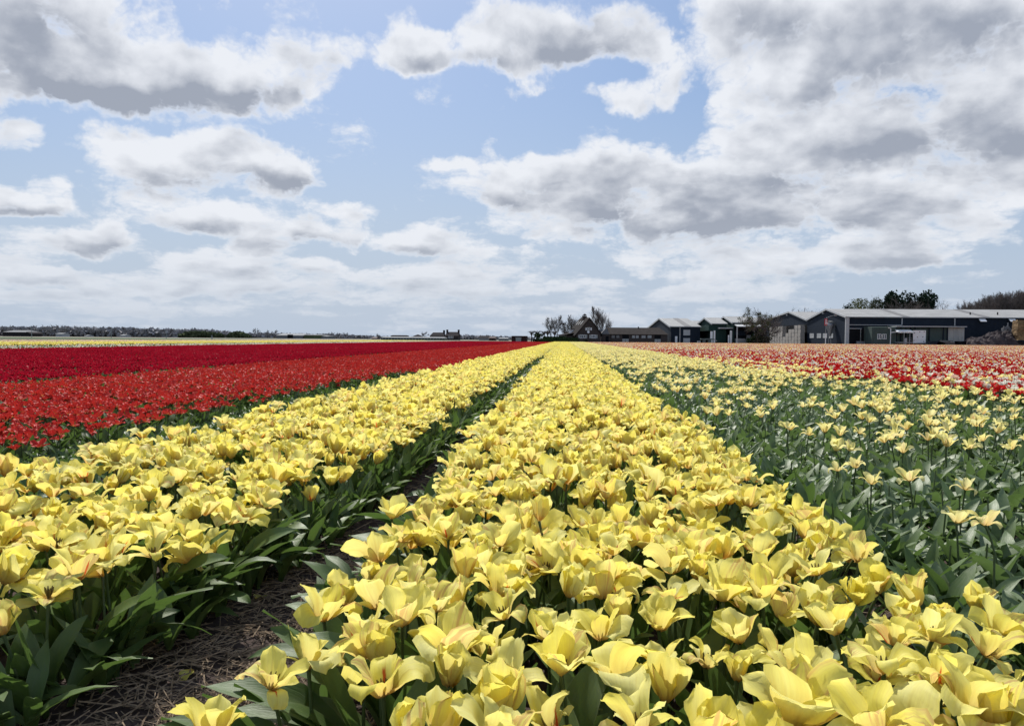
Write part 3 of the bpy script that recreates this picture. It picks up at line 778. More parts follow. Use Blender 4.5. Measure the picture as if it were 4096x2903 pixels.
def bloom_geo_small(R, kinds, size, pu, pw, prof):
    g = Geo()
    for V, F, P in bloom_petals(kinds[R.integers(len(kinds))], size, R, pu, pw, .72, prof, .05): g.add(V, F, P)
    return g
def tiles(name, label, R, protos, mats, gaps_x, y0, y1, cat=None, step=2.0):
    X = []; Y = []
    for gx in gaps_x:
        for y in np.arange(y0, y1 - .01, step):
            cx_ = gx + .9
            if (cx_ > -.90 * (y + step) - 3) and (cx_ < .84 * (y + step) + 4): X.append(cx_); Y.append(y)
    n = len(X)
    if not n: return
    pts = np.stack([X, Y, np.zeros(n)], 1)
    flip = R.integers(0, 2, n)
    pts[:, 1] += flip * step
    rot = np.stack([np.zeros(n), np.zeros(n), flip * pi], 1)
    return scatter(name, label, protos, mats, pts, R.integers(0, len(protos), n), rot, R.uniform(.97, 1.03, n))

def build_far_beds():
    R = np.random.default_rng(31)
    YK = ['blown', 'open', 'flat', 'cup']
    # slots: 0 leaf, 1.. petals
    yel = [tile_geo(R, YK, .084, .30, .112, [(1, 1)], 1.0, .7) for _ in range(4)]
    tiles('far_yellow_tulips', 'pale yellow tulip bands running back to the farm', R, yel, [M['leaf'], M['yellow']], [GAPS[15], GAPS[16]], 26, FIELD_END)
    red = [tile_geo(R, ['open', 'flat', 'blown'], .066, .22, .108, [(1, 1)], .97, .8, half=.84) for _ in range(4)]
    tiles('far_orange_red_tulips', 'orange red tulip field beyond the left yellow bed', R, red, [M['leaf'], M['orange']], [g for g in GAPS[12:15]], 16, FIELD_END)
    cri = [tile_geo(R, ['cup', 'open'], .056, .27, .112, [(1, 1)], 1.0, .5, half=.91) for _ in range(5)]
    tiles('crimson_tulips', 'crimson tulip field behind the orange red one', R, cri, [M['leaf'], M['crimson']], [g for g in GAPS[2:12]], 4, FIELD_END)
    # the thinly flowering yellow beds on the right: fuller with distance
    for (ya, yb, fl) in ((24, 36, .30), (36, 60, .42), (60, 90, .56), (90, FIELD_END, .70)):
        pr = [tile_geo(R, ['blown', 'open', 'flat'], .080, .30, .122, [(1, 1)], fl, 1.0, half=.80) for _ in range(3)]
        tiles('far_pale_yellow_tulips', 'thin flowering pale yellow tulips between the middle bed and the mixed field', R, pr, [M['leaf_grey'], M['pale']], [GAPS[17], GAPS[18]], ya, yb)
    # mixed field
    MX = [M['leaf'], M['scarlet'], M['white'], M['pale'], M['peach']]
    for (ya, yb, w) in ((14, 50, [(1, .64), (2, .14), (3, .12), (4, .10)]), (50, FIELD_END, [(1, .50), (2, .22), (3, .24), (4, .04)])):
        pr = [tile_geo(R, ['open', 'cup', 'flat'], .070, .28, .120, w, 1.0, .5, half=.90) for _ in range(5)]
        gx = GAPS[20:] if ya == 14 else GAPS[19:]
        tiles('mixed_tulips', 'red, white, yellow and peach tulips mixed in the field before the sheds', R, pr, MX, gx, ya, yb)
    g3 = [tile_geo(R, ['open', 'cup', 'flat'], .070, .28, .120, [(1, .64), (2, .14), (3, .12), (4, .10)], 1.0, .5, half=.90) for _ in range(3)]
    tiles('mixed_tulips', 'red, white, yellow and peach tulips along the near edge of the mixed field', R, g3, MX, [GAPS[19]], 14, 50)
build_far_beds()

def build_left_strips():
    """flower strips beyond the crimson field"""
    R = np.random.default_rng(41)
    def strip(name, label, x0, x1, y0, y1, mats, w, fl, sp, size, h, leafw=1.0):
        pr = [tile_geo(R, ['open', 'cup'], size, h, sp, w, fl, leafw, 3, 3, y_len=3.0, half=1.5) for _ in range(3)]
        X = []; Y = []
        for x in np.arange(x0 + 1.5, x1, 3.0):
            for y in np.arange(y0, y1, 3.0):
                if x > -.90 * (y + 3) - 4: X.append(x); Y.append(y)
        n = len(X); pts = np.stack([X, Y, np.zeros(n)], 1); flip = R.integers(0, 2, n); pts[:, 1] += flip * 3
        scatter(name, label, pr, mats, pts, R.integers(0, 3, n), np.stack([np.zeros(n), np.zeros(n), flip * pi], 1), np.ones(n))
    strip('sparse_white_tulips', 'mostly green strip with few white tulips beyond the crimson field', -35, -26.2, 28, 200, [M['leaf'], M['white'], M['peach']], [(1, .6), (2, .4)], .10, .16, .07, .26)
    strip('yellow_strip_tulips', 'bright yellow tulip strip far to the left', -47, -35, 40, 190, [M['leaf'], M['yellow']], [(1, 1)], .26, .16, .10, .30, .4)
    strip('peach_strip_tulips', 'pale peach tulip strip behind the yellow one at left', -66, -49, 55, 190, [M['leaf'], M['peach'], M['pale']], [(1, .8), (2, .2)], .28, .18, .10, .28, .8)
build_left_strips()

# ---- orange-red, near
def build_red():
    R = np.random.default_rng(51)
    P = []
    for k in range(12, 15):
        a, b = GAPS[k] + .04, GAPS[k + 1] - .04
        if k == 14: b -= 1.0
        x, y = bed_points(a, b, 3.0, 16, .100, R)
        thin = np.where(x > -4.1, .45, np.where((y < 8) & (x > -4.7), .7, .96))
        keep = R.random(len(x)) < thin
        P += list(zip(x[keep], y[keep]))
    vis = [p for p in P if p[0] > -.77 * p[1] - .05]
    vis.sort(key=lambda p: p[1] - .25 * p[0])
    near = set(vis[:240]); rest = [p for p in P if p not in near]
    for (x, y) in vis[:240]:
        lean = (R.normal(0, .18), R.normal(-.05, .18))
        kd = ['open', 'flat', 'blown'][R.integers(3)]
        tulip_thing('red_tulip', f'orange red tulip {dict(open="opened to a funnel", flat="spread out flat", blown="with drooping petals")[kd]}, {"front edge" if x > -4.4 else "left part"} of the red beds', 'tulip', 'orange red tulips at the near edge of the red beds',
                    x, y, 0, .20 * R.uniform(.85, 1.15), kd, .066, M['orange'], M['leaf'], R, lean, 5, 6, 3, bank=(('red', kd), 8),
                    stamen=False, lnu=3, wide=.62, leaf_scale=.85)
    protos = [tulip_geo(R, ['open', 'flat', 'blown'], .067, .20, 4, 5, 3, 5, 3, .64, leaf_scale=.85, stem_n=3) for _ in range(12)]
    n = len(rest); pts = np.array([(p[0], p[1], 0) for p in rest])
    scatter('orange_red_tulips', 'orange red tulips packed in the beds left of the yellow ones', protos, [M['orange'], M['leaf'], M['stem']], pts, R.integers(0, 12, n),
            np.stack([R.normal(0, .14, n), R.normal(0, .14, n), R.uniform(0, 6.28, n)], 1), R.uniform(.85, 1.15, n))
    # leafy strip between the yellow and the red bed
    lp = [leafy_geo(R, 3, 3, 6, .9) for _ in range(8)]
    x, y = bed_points(-4.0, -2.50, 2.2, 20, .085, R); n = len(x)
    scatter('leafy_strip', 'dark green tulip leaves between the left yellow bed and the red beds', lp, [M['leaf'], M['leaf'], M['stem']], np.stack([x, y, np.zeros(n)], 1),
            R.integers(0, 8, n), np.stack([np.zeros(n), np.zeros(n), R.uniform(0, 6.28, n)], 1), R.uniform(.5, .8, n))
build_red()

# ---- right hand side: leaves with few pale flowers, then the mixed field
def dens(y): return np.interp(y, [1.5, 2.6, 3.6, 5, 7, 10, 15, 24], [0.6, 0.7, 2.8, 4.2, 6, 9.5, 16, 23])
SPARSE = [(2160, 1075), (2205, 1165), (2140, 1145), (2035, 1060), (1950, 1060), (1915, 1040), (1875, 1035), (1900, 985), (1870, 995), (1990, 970), (2015, 960), (2120, 960), (2075, 945),
          (2200, 975), (2265, 1000), (1945, 940), (2170, 990), (1760, 955), (1810, 960), (1870, 925), (1930, 925)]
def build_right():
    R = np.random.default_rng(61)
    near = []
    for (x, y) in SPARSE:
        p = at_z(x * 4096 / 2291, y * 4096 / 2291, .33); near.append((p.x, p.y))
    pts = []
    for (a, b) in ((GAPS[17] + .18, GAPS[18] - .08), (GAPS[18] + .08, GAPS[19] - .05), (GAPS[19] + .05, 5.55)):
        x, y = bed_points(a, b, 2.6, 24, .115, R)
        k = R.random(len(x)) < dens(y) / 76 * np.clip(1 + 1.3 * np.sin(x * 3.1 + 1.7 * np.sin(y * 1.3)) * np.sin(y * 2.3 + x), .15, 2.3)
        pts += list(zip(x[k], y[k]))
    fx = np.array(near)
    pts = [p for p in pts if np.min(np.hypot(fx[:, 0] - p[0], fx[:, 1] - p[1])) > .10 and not (p[1] < 4.6 and p[0] < .66 * p[1] + .3)]
    pts.sort(key=lambda p: p[1])
    allp = near + [p for p in pts if p[0] < .62 * p[1] + .02 and p[1] < 30]
    ind = allp[:170]; si = set(ind); rest = [p for p in pts if p not in si]
    labs = {0: 'lone pale yellow tulip with a drooping petal above the leaves at right', 1: 'pale tulip with three drooping petals, lowest one at the right edge',
            2: 'small half faded pale tulip just left of the lowest right one'}
    for i, (x, y) in enumerate(ind):
        lean = (R.normal(0, .2), R.normal(-.05, .2)); kd = ['blown', 'open', 'blown', 'open'][R.integers(4)]
        lab = labs.get(i); gr = None
        if lab is None: lab = f'pale yellow tulip {"with drooping outer petals" if kd == "blown" else "opened like a star"}, scattered over the {"first" if x < 2.81 else "farther"} leafy bed at right'; gr = 'scattered pale yellow tulips on the right'
        h = .29 * R.uniform(.9, 1.12)
        tulip_thing('pale_tulip', lab, 'tulip', gr, x - lean[0] * h * .45, y - lean[1] * h * .45, 0, h, kd, .078 * R.uniform(.9, 1.1), M['pale'], M['leaf_grey'], R, lean,
                    6, 7, 2, bank=(('pale', kd), 10), stamen=False, wide=.56, prof=PW_LILY if R.random() < .5 else None)
    protos = [tulip_geo(R, ['blown', 'open', 'flat'], .078, .30, 4, 5, 3, 5, 2, .58, stem_n=3) for _ in range(12)]
    n = len(rest)
    scatter('pale_yellow_tulips', 'pale yellow tulips thinly spread over the leafy beds on the right', protos, [M['pale'], M['leaf_grey'], M['stem']], np.array([(p[0], p[1], 0) for p in rest]),
            R.integers(0, 12, n), np.stack([R.normal(0, .12, n), R.normal(0, .12, n), R.uniform(0, 6.28, n)], 1), R.uniform(.85, 1.15, n))
    # leaf plants
    LP = []
    for (a, b) in ((GAPS[17] + .12, GAPS[18] - .06), (GAPS[18] + .06, GAPS[19] - .04), (GAPS[19] + .04, 6.2)):
        x, y = bed_points(a, b, 1.4, 24, .105, R); LP += list(zip(x, y))
    vis = [p for p in LP if p[0] < .62 * p[1] + .06]; vis.sort(key=lambda p: p[1])
    ind = vis[:230]; si = set(ind); rest = [p for p in LP if p not in si]
    for (x, y) in ind:
        t = empty('tulip_plant', (x, y, 0), R.uniform(0, 6.28))
        stub = R.random() < .25
        tag(t, f'flowerless tulip plant {"with a bare stem" if stub else "of leaves only"}, {"near" if y < 3.0 else "farther"} in the leafy right bed', 'plant', 'flowerless leafy tulip plants in the right bed')
        for k in range(4):
            low = bool(R.random() < .8)
            o = bpy.data.objects.new('leaf', leaf_variant(LEAF_BANK[(low, R.integers(24))], M['leaf_grey'])); link(o, t)
            o.rotation_euler = (0, 0, k * 1.75 + R.uniform(-.4, .4)); o.location = (0, 0, R.uniform(0, .03)); o.scale = (R.uniform(.8, 1.1),) * 3
        if stub:
            h = R.uniform(.17, .28)
            V, F, P = tube([(0, 0, 0), (.006, 0, h * .5), (.012, .01, h)], .0035, 6); make_part('stem', V, F, P, M['stem'], t)
    lp = [leafy_geo(R, 4, 3, 6, .95, R.random() < .15, .85) for _ in range(8)] + [leafy_geo(R, 3, 2, 4, 1.0, False, .85) for _ in range(8)]
    n = len(rest); pts = np.array([(p[0], p[1], 0) for p in rest])
    scatter('tulip_foliage', 'broad blue green tulip leaves covering the right beds', lp, [M['leaf_grey'], M['leaf_grey'], M['stem']], pts,
            np.where(pts[:, 1] < 9, R.integers(0, 8, n), R.integers(8, 16, n)), np.stack([np.zeros(n), np.zeros(n), R.uniform(0, 6.28, n)], 1), R.uniform(.8, 1.15, n))
    # mixed field, near stretch
    x, y = bed_points(5.6, 11.2, 7, 14, .108, R); k = R.random(len(x)) < .95; x, y = x[k], y[k]
    cls = R.choice(4, len(x), p=[.66, .11, .13, .10])
    mats = [M['scarlet'], M['white'], M['pale'], M['peach']]
    names = [('scarlet_tulips', 'bright red tulips filling the near edge of the mixed field'), ('white_tulips', 'white tulips among the red at the near edge of the mixed field'),
             ('mixed_yellow_tulips', 'yellow tulips among the red in the mixed field'), ('peach_tulips', 'peach tulips among the red in the mixed field')]
    for c in range(4):
        kx, ky = x[cls == c], y[cls == c]; n = len(kx)
        kinds = [['open', 'flat', 'blown'], ['cup'], ['open', 'blown'], ['open', 'cup']][c]
        if c == 1:
            for xx, yy in zip(kx, ky):
                if xx < .63 * yy:
                    tulip_thing('white_tulip', 'white cup shaped tulip standing among red ones at the right', 'tulip', 'white tulips among the red ones', xx, yy, 0, .31 * R.uniform(.95, 1.1), 'cup', .074,
                                M['white'], M['leaf'], R, (R.normal(0, .1), R.normal(0, .1)), 5, 6, 1, bank=(('white',), 6), stamen=False, lnu=3)
            far_ = kx >= .63 * ky; kx, ky = kx[far_], ky[far_]; n = len(kx)
            if n == 0: continue
        protos = [tulip_geo(R, kinds, .066, .28 if c == 0 else .31, 4, 5, 2, 4, 2, .66, stem_n=3) for _ in range(6)]
        scatter(names[c][0], names[c][1], protos, [mats[c], M['leaf'], M['stem']], np.stack([kx, ky, np.zeros(n)], 1), R.integers(0, 6, n),
                np.stack([R.normal(0, .12, n), R.normal(0, .12, n), R.uniform(0, 6.28, n)], 1), R.uniform(.9, 1.15, n))
build_right()

# ---- straw on the walking gaps
def build_straw():
    R = np.random.default_rng(71); g = Geo()
    def pieces(n, fx, fy, keep):
        k = 0
        while k < n:
            x, y = fx(), fy()
            if not keep(x, y): continue
            k += 1
            a = R.uniform(0, 3.14); L = R.uniform(.03, .14) * (.7 if R.random() < .6 else 1.2); w = R.uniform(.0008, .0024)
            z = ground_z(x, y) + abs(R.normal(.012, .008)); dz = R.normal(0, .10) * L; dx, dy = cos(a) * L / 2, sin(a) * L / 2; nx, ny = -sin(a) * w, cos(a) * w
            b = R.uniform(-.12, .12) * L
            g.add([(x - dx - nx, y - dy - ny, z - dz), (x - dx + nx, y - dy + ny, z - dz + .001), (x - dx, y - dy, z - dz + w * 1.3),
                   (x - nx + b * ny / w, y - ny - b * nx / w, z), (x + nx + b * ny / w, y + ny - b * nx / w, z + .001), (x + b * ny / w, y - b * nx / w, z + w * 1.5),
                   (x + dx - nx, y + dy - ny, z + dz), (x + dx + nx, y + dy + ny, z + dz + .001), (x + dx, y + dy, z + dz + w * 1.3)],
                  [(0, 3, 5, 2), (1, 2, 5, 4), (3, 6, 8, 5), (4, 5, 8, 7)], [(0, 0, 0)] * 9)
    pieces(7500, lambda: R.normal(-.86, .22), lambda: 1.0 + 2.6 * R.random() ** 1.4, lambda x, y: in_view(np.array(x), np.array(y), .2) and x < -.35)
    pieces(1500, lambda: R.normal(-.86, .15), lambda: R.uniform(3.4, 9), lambda x, y: True)
    pieces(1300, lambda: R.normal(GAPS[17], .13), lambda: R.uniform(1.2, 7), lambda x, y: True)
    pieces(500, lambda: R.normal(GAPS[18], .12), lambda: R.uniform(4, 8), lambda x, y: True)
    pieces(300, lambda: R.normal(GAPS[15], .12), lambda: R.uniform(2.6, 6), lambda x, y: True)
    o = link(bpy.data.objects.new('straw', g.mesh('straw', [M['straw']], False))); tag(o, 'grey brown straw scattered over the dark soil of the walking gaps', kind='stuff')
build_straw()

def build_fallen():
    R = np.random.default_rng(91)
    spots = [(-1.02, 1.62), (-.93, 1.85), (-.86, 2.3), (-1.05, 2.05), (-.8, 2.9), (-.95, 3.4), (-.9, 1.5), (1.02, 1.35), (1.06, 1.8), (-1.1, 2.6), (-.87, 4.0)]
    near = ['close to the lowest front tulip', 'middle of the straw path near the camera', 'under the left edge of the middle bed', 'by the big arching leaves', 'half way along the straw path', 'farther up the straw path',
            'at the bottom edge of the path', 'on bare soil at the right edge', 'second on bare soil at the right', 'against the left bed leaves', 'farthest seen on the straw path']
    for i, (x, y) in enumerate(spots):
        V, F, P = petal(.065 * R.uniform(.7, 1), .045, .3, .5, .2, R.uniform(.4, 1.4), .3, .9, .3, .4, .08, 5, 7, R.random(), R)
        g = Geo(); g.add(V, F, P); o = bpy.data.objects.new('fallen_petal', g.mesh('fallen_petal', [M['yellow']])); link(o)
        o.location = (x, y, ground_z(x, y) + .018); o.rotation_euler = (R.uniform(-.3, .3), R.uniform(-.2, .6), R.uniform(0, 6.28))
        tag(o, 'fallen yellow petal ' + near[i], 'petal', 'fallen petals on the soil')
build_fallen()

# ================================================================== farm, trees and far things
def flat_mat(name, c, rough=0.7, spec=0.3, metal=0.0, var=0.12, scale=1.5, wave=None, streak=False):
    m = bpy.data.materials.new(name); m.use_nodes = True
    t = NT(m.node_tree); t.n.clear()
    tc = t.new('ShaderNodeTexCoord')
    v = tc.outputs['Object']
    v2 = t.new('ShaderNodeVectorMath', {0: v, 1: (1, 1, .18) if streak else (1, 1, 1)}, operation='MULTIPLY').outputs[0]
    n = t.new('ShaderNodeTexNoise', {'Vector': v2, 'Scale': scale, 'Detail': 6.0, 'Roughness': 0.65})
    cc = t.mix(t.smooth(n.outputs['Fac'], 0.3, 0.72), tuple(x * (1 - var) for x in c), tuple(min(1, x * (1 + var)) for x in c))
    kw = {'Base Color': cc, 'Roughness': rough, 'Metallic': metal}
    if wave:
        w = t.new('ShaderNodeTexWave', {'Vector': v, 'Scale': wave[1]}, bands_direction=wave[0])
        b = t.new('ShaderNodeBump', {'Height': w.outputs['Fac'], 'Strength': 0.5, 'Distance': 0.03}); kw['Normal'] = b.outputs[0]
    d = t.new('ShaderNodeBsdfPrincipled', kw); d.inputs['Specular IOR Level'].default_value = spec
    t.new('ShaderNodeOutputMaterial', {0: d.outputs[0]})
    return m
B = {
    'slate': flat_mat('dark_slate_cladding', (0.017, 0.024, 0.036), 0.7, spec=0.06, wave=('X', 3.0), streak=True),
    'green': flat_mat('dark_green_cladding', (0.018, 0.042, 0.037), 0.7, spec=0.08, wave=('Z', 3.0), streak=True),
    'roof': flat_mat('grey_fibre_cement_roof', (0.235, 0.238, 0.24), 0.8, var=0.16, scale=0.35, wave=('X', 2.5)),
    'roof_dark': flat_mat('grey_roof_strip', (0.13, 0.13, 0.135), 0.8),
    'white': flat_mat('white_paint', (0.72, 0.73, 0.74), 0.5, var=0.05),
    'trim': flat_mat('pale_grey_trim', (0.38, 0.39, 0.40), 0.5, var=0.06),
    'brick': None,
    'tile': flat_mat('brown_grey_roof_tile', (0.030, 0.026, 0.025), 0.9, spec=0.05, var=0.25, scale=1.2, wave=('Z', 3.5)),
    'dark': flat_mat('dark_interior', (0.010, 0.011, 0.013), 0.9, spec=0.05),  # on doorway slabs and hole discs the near-black paints the shade inside
    'glass': flat_mat('window_glass', (0.05, 0.06, 0.07), 0.08, spec=0.8, var=0.02),
    'curtain': flat_mat('net_curtain', (0.30, 0.31, 0.31), 0.8, var=0.1),
    'galv': flat_mat('galvanised_steel', (0.26, 0.27, 0.28), 0.45, metal=0.5),
    'bark': flat_mat('bark', (0.060, 0.050, 0.042), 0.95, spec=0.1, var=0.3, scale=8),
    'twig': flat_mat('bare_twigs', (0.135, 0.115, 0.105), 0.95, spec=0.05, var=0.2),
    'bud': flat_mat('budding_twigs', (0.075, 0.090, 0.035), 0.95, spec=0.05, var=0.3, scale=.4),
    'willow': flat_mat('yellow_green_foliage', (0.110, 0.120, 0.040), 0.9, spec=0.1, var=0.35, scale=.5),
    'pine': flat_mat('dark_pine_foliage', (0.012, 0.026, 0.014), 0.95, spec=0.1, var=0.3, scale=.6),
    'hedge': flat_mat('clipped_hedge', (0.018, 0.036, 0.012), 0.95, spec=0.1, var=0.35, scale=2.5),
    'wood_far': flat_mat('distant_wood', (0.27, 0.265, 0.275), 1.0, spec=0.0, var=0.25, scale=.08),
    'bush_far': flat_mat('distant_bushes', (0.10, 0.12, 0.065), 1.0, spec=0.0, var=0.3, scale=.1),
    'crate': flat_mat('weathered_crate_wood', (0.38, 0.35, 0.315), 0.85, var=0.2, scale=1.5),
    'soilheap': flat_mat('dark_soil_heap', (0.050, 0.040, 0.042), 0.95, var=0.35, scale=1.2),
    'hay': flat_mat('brown_hay', (0.20, 0.135, 0.070), 0.95, var=0.4, scale=1.0),
    'red': flat_mat('red_paint', (0.42, 0.035, 0.045), 0.5, var=0.08),
    'rust': flat_mat('dark_red_shed', (0.040, 0.018, 0.018), 0.8, var=0.2),
    'tarp': flat_mat('pale_strip_curtain', (0.36, 0.36, 0.34), 0.5, var=0.15, scale=.8, streak=True),
    'bluegreen': flat_mat('grey_green_panel', (0.060, 0.082, 0.076), 0.7, spec=0.1, var=0.12, streak=True),
    'farwall': flat_mat('distant_grey_wall', (0.15, 0.155, 0.165), 0.9, var=0.1),
    'farroof': flat_mat('distant_roof', (0.034, 0.031, 0.033), 0.95, spec=0.03, var=0.1),
    'paleroof': flat_mat('distant_pale_roof', (0.20, 0.21, 0.22), 0.9, var=0.1),
    'tyre': flat_mat('tyre_rubber', (0.015, 0.015, 0.015), 0.9),
    'car': flat_mat('dark_car_paint', (0.030, 0.030, 0.036), 0.25, spec=0.6, var=0.03),
    'blue': flat_mat('dull_green_machine', (0.10, 0.125, 0.12), 0.6, var=0.2),
}
def brick_mat():
    m = bpy.data.materials.new('brown_brick'); m.use_nodes = True; t = NT(m.node_tree); t.n.clear()
    tc = t.new('ShaderNodeTexCoord')
    sp = t.new('ShaderNodeSeparateXYZ', {0: tc.outputs['Object']})
    v = t.new('ShaderNodeCombineXYZ', {0: t.m('ADD', sp.outputs[0], sp.outputs[1]), 1: sp.outputs[2]}).outputs[0]
    b = t.new('ShaderNodeTexBrick', {'Vector': v, 'Color1': (.064, .050, .046, 1), 'Color2': (.044, .037, .036, 1), 'Mortar': (.085, .078, .073, 1), 'Scale': 4.0, 'Mortar Size': .02})
    n = t.new('ShaderNodeTexNoise', {'Vector': tc.outputs['Object'], 'Scale': .7, 'Detail': 5.0})
    c = t.mix(t.smooth(n.outputs['Fac'], .3, .7, 0, .5), b.outputs['Color'], (.050, .044, .043))
    d = t.new('ShaderNodeBsdfPrincipled', {'Base Color': c, 'Roughness': .95}); d.inputs['Specular IOR Level'].default_value = .05; t.new('ShaderNodeOutputMaterial', {0: d.outputs[0]})
    return m
B['brick'] = brick_mat()

class MB:
    """boxes, prisms and tubes collected into one flat-shaded mesh"""
    def __init__(s): s.v = []; s.f = []
    def poly(s, pts, faces):
        k = len(s.v); s.v += [tuple(p) for p in pts]; s.f += [tuple(i + k for i in f) for f in faces]; return s
    def box(s, x0, x1, y0, y1, z0, z1):
        return s.poly([(x0, y0, z0), (x1, y0, z0), (x1, y1, z0), (x0, y1, z0), (x0, y0, z1), (x1, y0, z1), (x1, y1, z1), (x0, y1, z1)],
                      [(0, 3, 2, 1), (4, 5, 6, 7), (0, 1, 5, 4), (1, 2, 6, 5), (2, 3, 7, 6), (3, 0, 4, 7)])
    def prism(s, prof, axis, a, b):
        """prof: 2D points (other horizontal, z); extruded along 'x' or 'y' from a to b"""
        n = len(prof)
        P = [((a, p, z) if axis == 'x' else (p, a, z)) for p, z in prof] + [((b, p, z) if axis == 'x' else (p, b, z)) for p, z in prof]
        F = [tuple(range(n))[::-1], tuple(range(n, 2 * n))] + [(i, (i + 1) % n, n + (i + 1) % n, n + i) for i in range(n)]
        return s.poly(P, F)
    def beam(s, p, q, w, h=None):
        p, q = Vector(p), Vector(q); d = (q - p).normalized(); h = h or w
        u = Vector((0, 0, 1)) if abs(d.z) < .9 else Vector((1, 0, 0))
        a = d.cross(u).normalized() * w / 2; b = a.cross(d).normalized() * h / 2
        P = [p - a - b, p + a - b, p + a + b, p - a + b, q - a - b, q + a - b, q + a + b, q - a + b]
        return s.poly(P, [(0, 3, 2, 1), (4, 5, 6, 7), (0, 1, 5, 4), (1, 2, 6, 5), (2, 3, 7, 6), (3, 0, 4, 7)])
    def tube(s, path, rad, n=8, cap=True):
        V, F, P = tube(path, rad, n); s.poly(V, F)
        k = len(s.v)
        if cap: s.f.append(tuple(range(k - n, k)))
        return s
    def build(s, name, mat, parent=None, origin=(0, 0, 0), label=None, smooth=False):
        me = bpy.data.meshes.new(name); o3 = Vector(origin)
        me.from_pydata([tuple(Vector(v) - o3) for v in s.v], [], s.f); me.materials.append(mat)
        if smooth: me.polygons.foreach_set('use_smooth', [True] * len(s.f))
        me.update()
        o = bpy.data.objects.new(name, me); link(o, parent)
        if parent is None: o.location = origin
        if label: o['label'] = label
        return o
def thing(name, label, cat, loc, rz=0.0, group=None):
    o = empty(name, loc, rz); tag(o, label, cat, group); return o

def shed(name, label, Y0, x0, x1, bays, wallm, trim=True, front_open=False, eave_over=.35, seams=()):
    """long shed, ridges along X, gables facing -X. bays: [(y_front, y_ridge, y_back, z_eave_front, z_ridge, z_eave_back)]; returns the root (origin at x0, Y0)"""
    t = thing(name, label, 'shed', (x0, Y0, 0)); L = x1 - x0
    g = MB()
    for i, (ya, yr, yb, za, zr, zb) in enumerate(bays):
        g.prism([(ya - Y0, -.1), (yb - Y0, -.1), (yb - Y0, zb), (yr - Y0, zr), (ya - Y0, za)], 'x', i * .004, L - i * .004)
    g.build('wall', wallm, t)
    for (ya, yr, yb, za, zr, zb) in bays:
        th = .16; e = eave_over
        sf = (zr - za) / (yr - ya)
        r = MB()
        r.prism([(ya - Y0 - e, za - sf * e + .02), (yr - Y0, zr + .02), (yb - Y0, zb + .02), (yb - Y0, zb + .02 + th), (yr - Y0, zr + .02 + th), (ya - Y0 - e, za - sf * e + .02 + th)], 'x', -.25, L + .25)
        rf = r.build('roof', B['roof'], t)
        if trim:
            k = MB()
            for (p, q) in (((ya - e, za - sf * e), (yr, zr)), ((yr, zr), (yb, zb))):
                k.beam((-.34, p[0] - Y0, p[1] + .05), (-.34, q[0] - Y0, q[1] + .05), .16, .46)
            k.build('verge_board', B['trim'], t)
        for sx in seams:
            k = MB(); w = .8
            k.prism([(ya - Y0 - e - .02, za - sf * e + .02 + th + .01), (yr - Y0, zr + th + .03), (yr - Y0, zr + th + .07), (ya - Y0 - e - .02, za - sf * e + th + .07)], 'x', sx - w, sx + w)
            k.build('roof_strip', B['roof_dark'], rf)
        k = MB().box(-.2, L + .2, ya - Y0 - e - .14, ya - Y0 - e, za - sf * e - .02, za - sf * e + .16); k.build('gutter', B['trim'], t)
    return t
def window(parent, cx, y, z0, w, h, axis='y', frame=None, glass=None, bars=1, proud=.06):
    """a window proud of a wall: on plane y (facing -Y) or, axis 'x', on plane x (facing -X, y then means x, cx means y)"""
    frame = frame or B['white']; glass = glass or B['glass']
    f = MB(); b = .09
    def bx(m, u0, u1, d0, d1, z_0, z_1):
        (m.box(u0, u1, y - d1, y - d0, z_0, z_1) if axis == 'y' else m.box(y - d1, y - d0, u0, u1, z_0, z_1))
    bx(f, cx - w / 2, cx + w / 2, 0, proud, z0, z0 + b); bx(f, cx - w / 2, cx + w / 2, 0, proud, z0 + h - b, z0 + h)
    bx(f, cx - w / 2, cx - w / 2 + b, 0, proud, z0 + b, z0 + h - b); bx(f, cx + w / 2 - b, cx + w / 2, 0, proud, z0 + b, z0 + h - b)
    for i in range(bars):
        u = cx - w / 2 + w * (i + 1) / (bars + 1); bx(f, u - b / 2, u + b / 2, 0, proud, z0 + b, z0 + h - b)
    o = f.build('window', frame, parent)
    p = MB(); bx(p, cx - w / 2 + b, cx + w / 2 - b, 0, proud * .4, z0 + b, z0 + h - b); p.build('pane', glass, o)
    return o

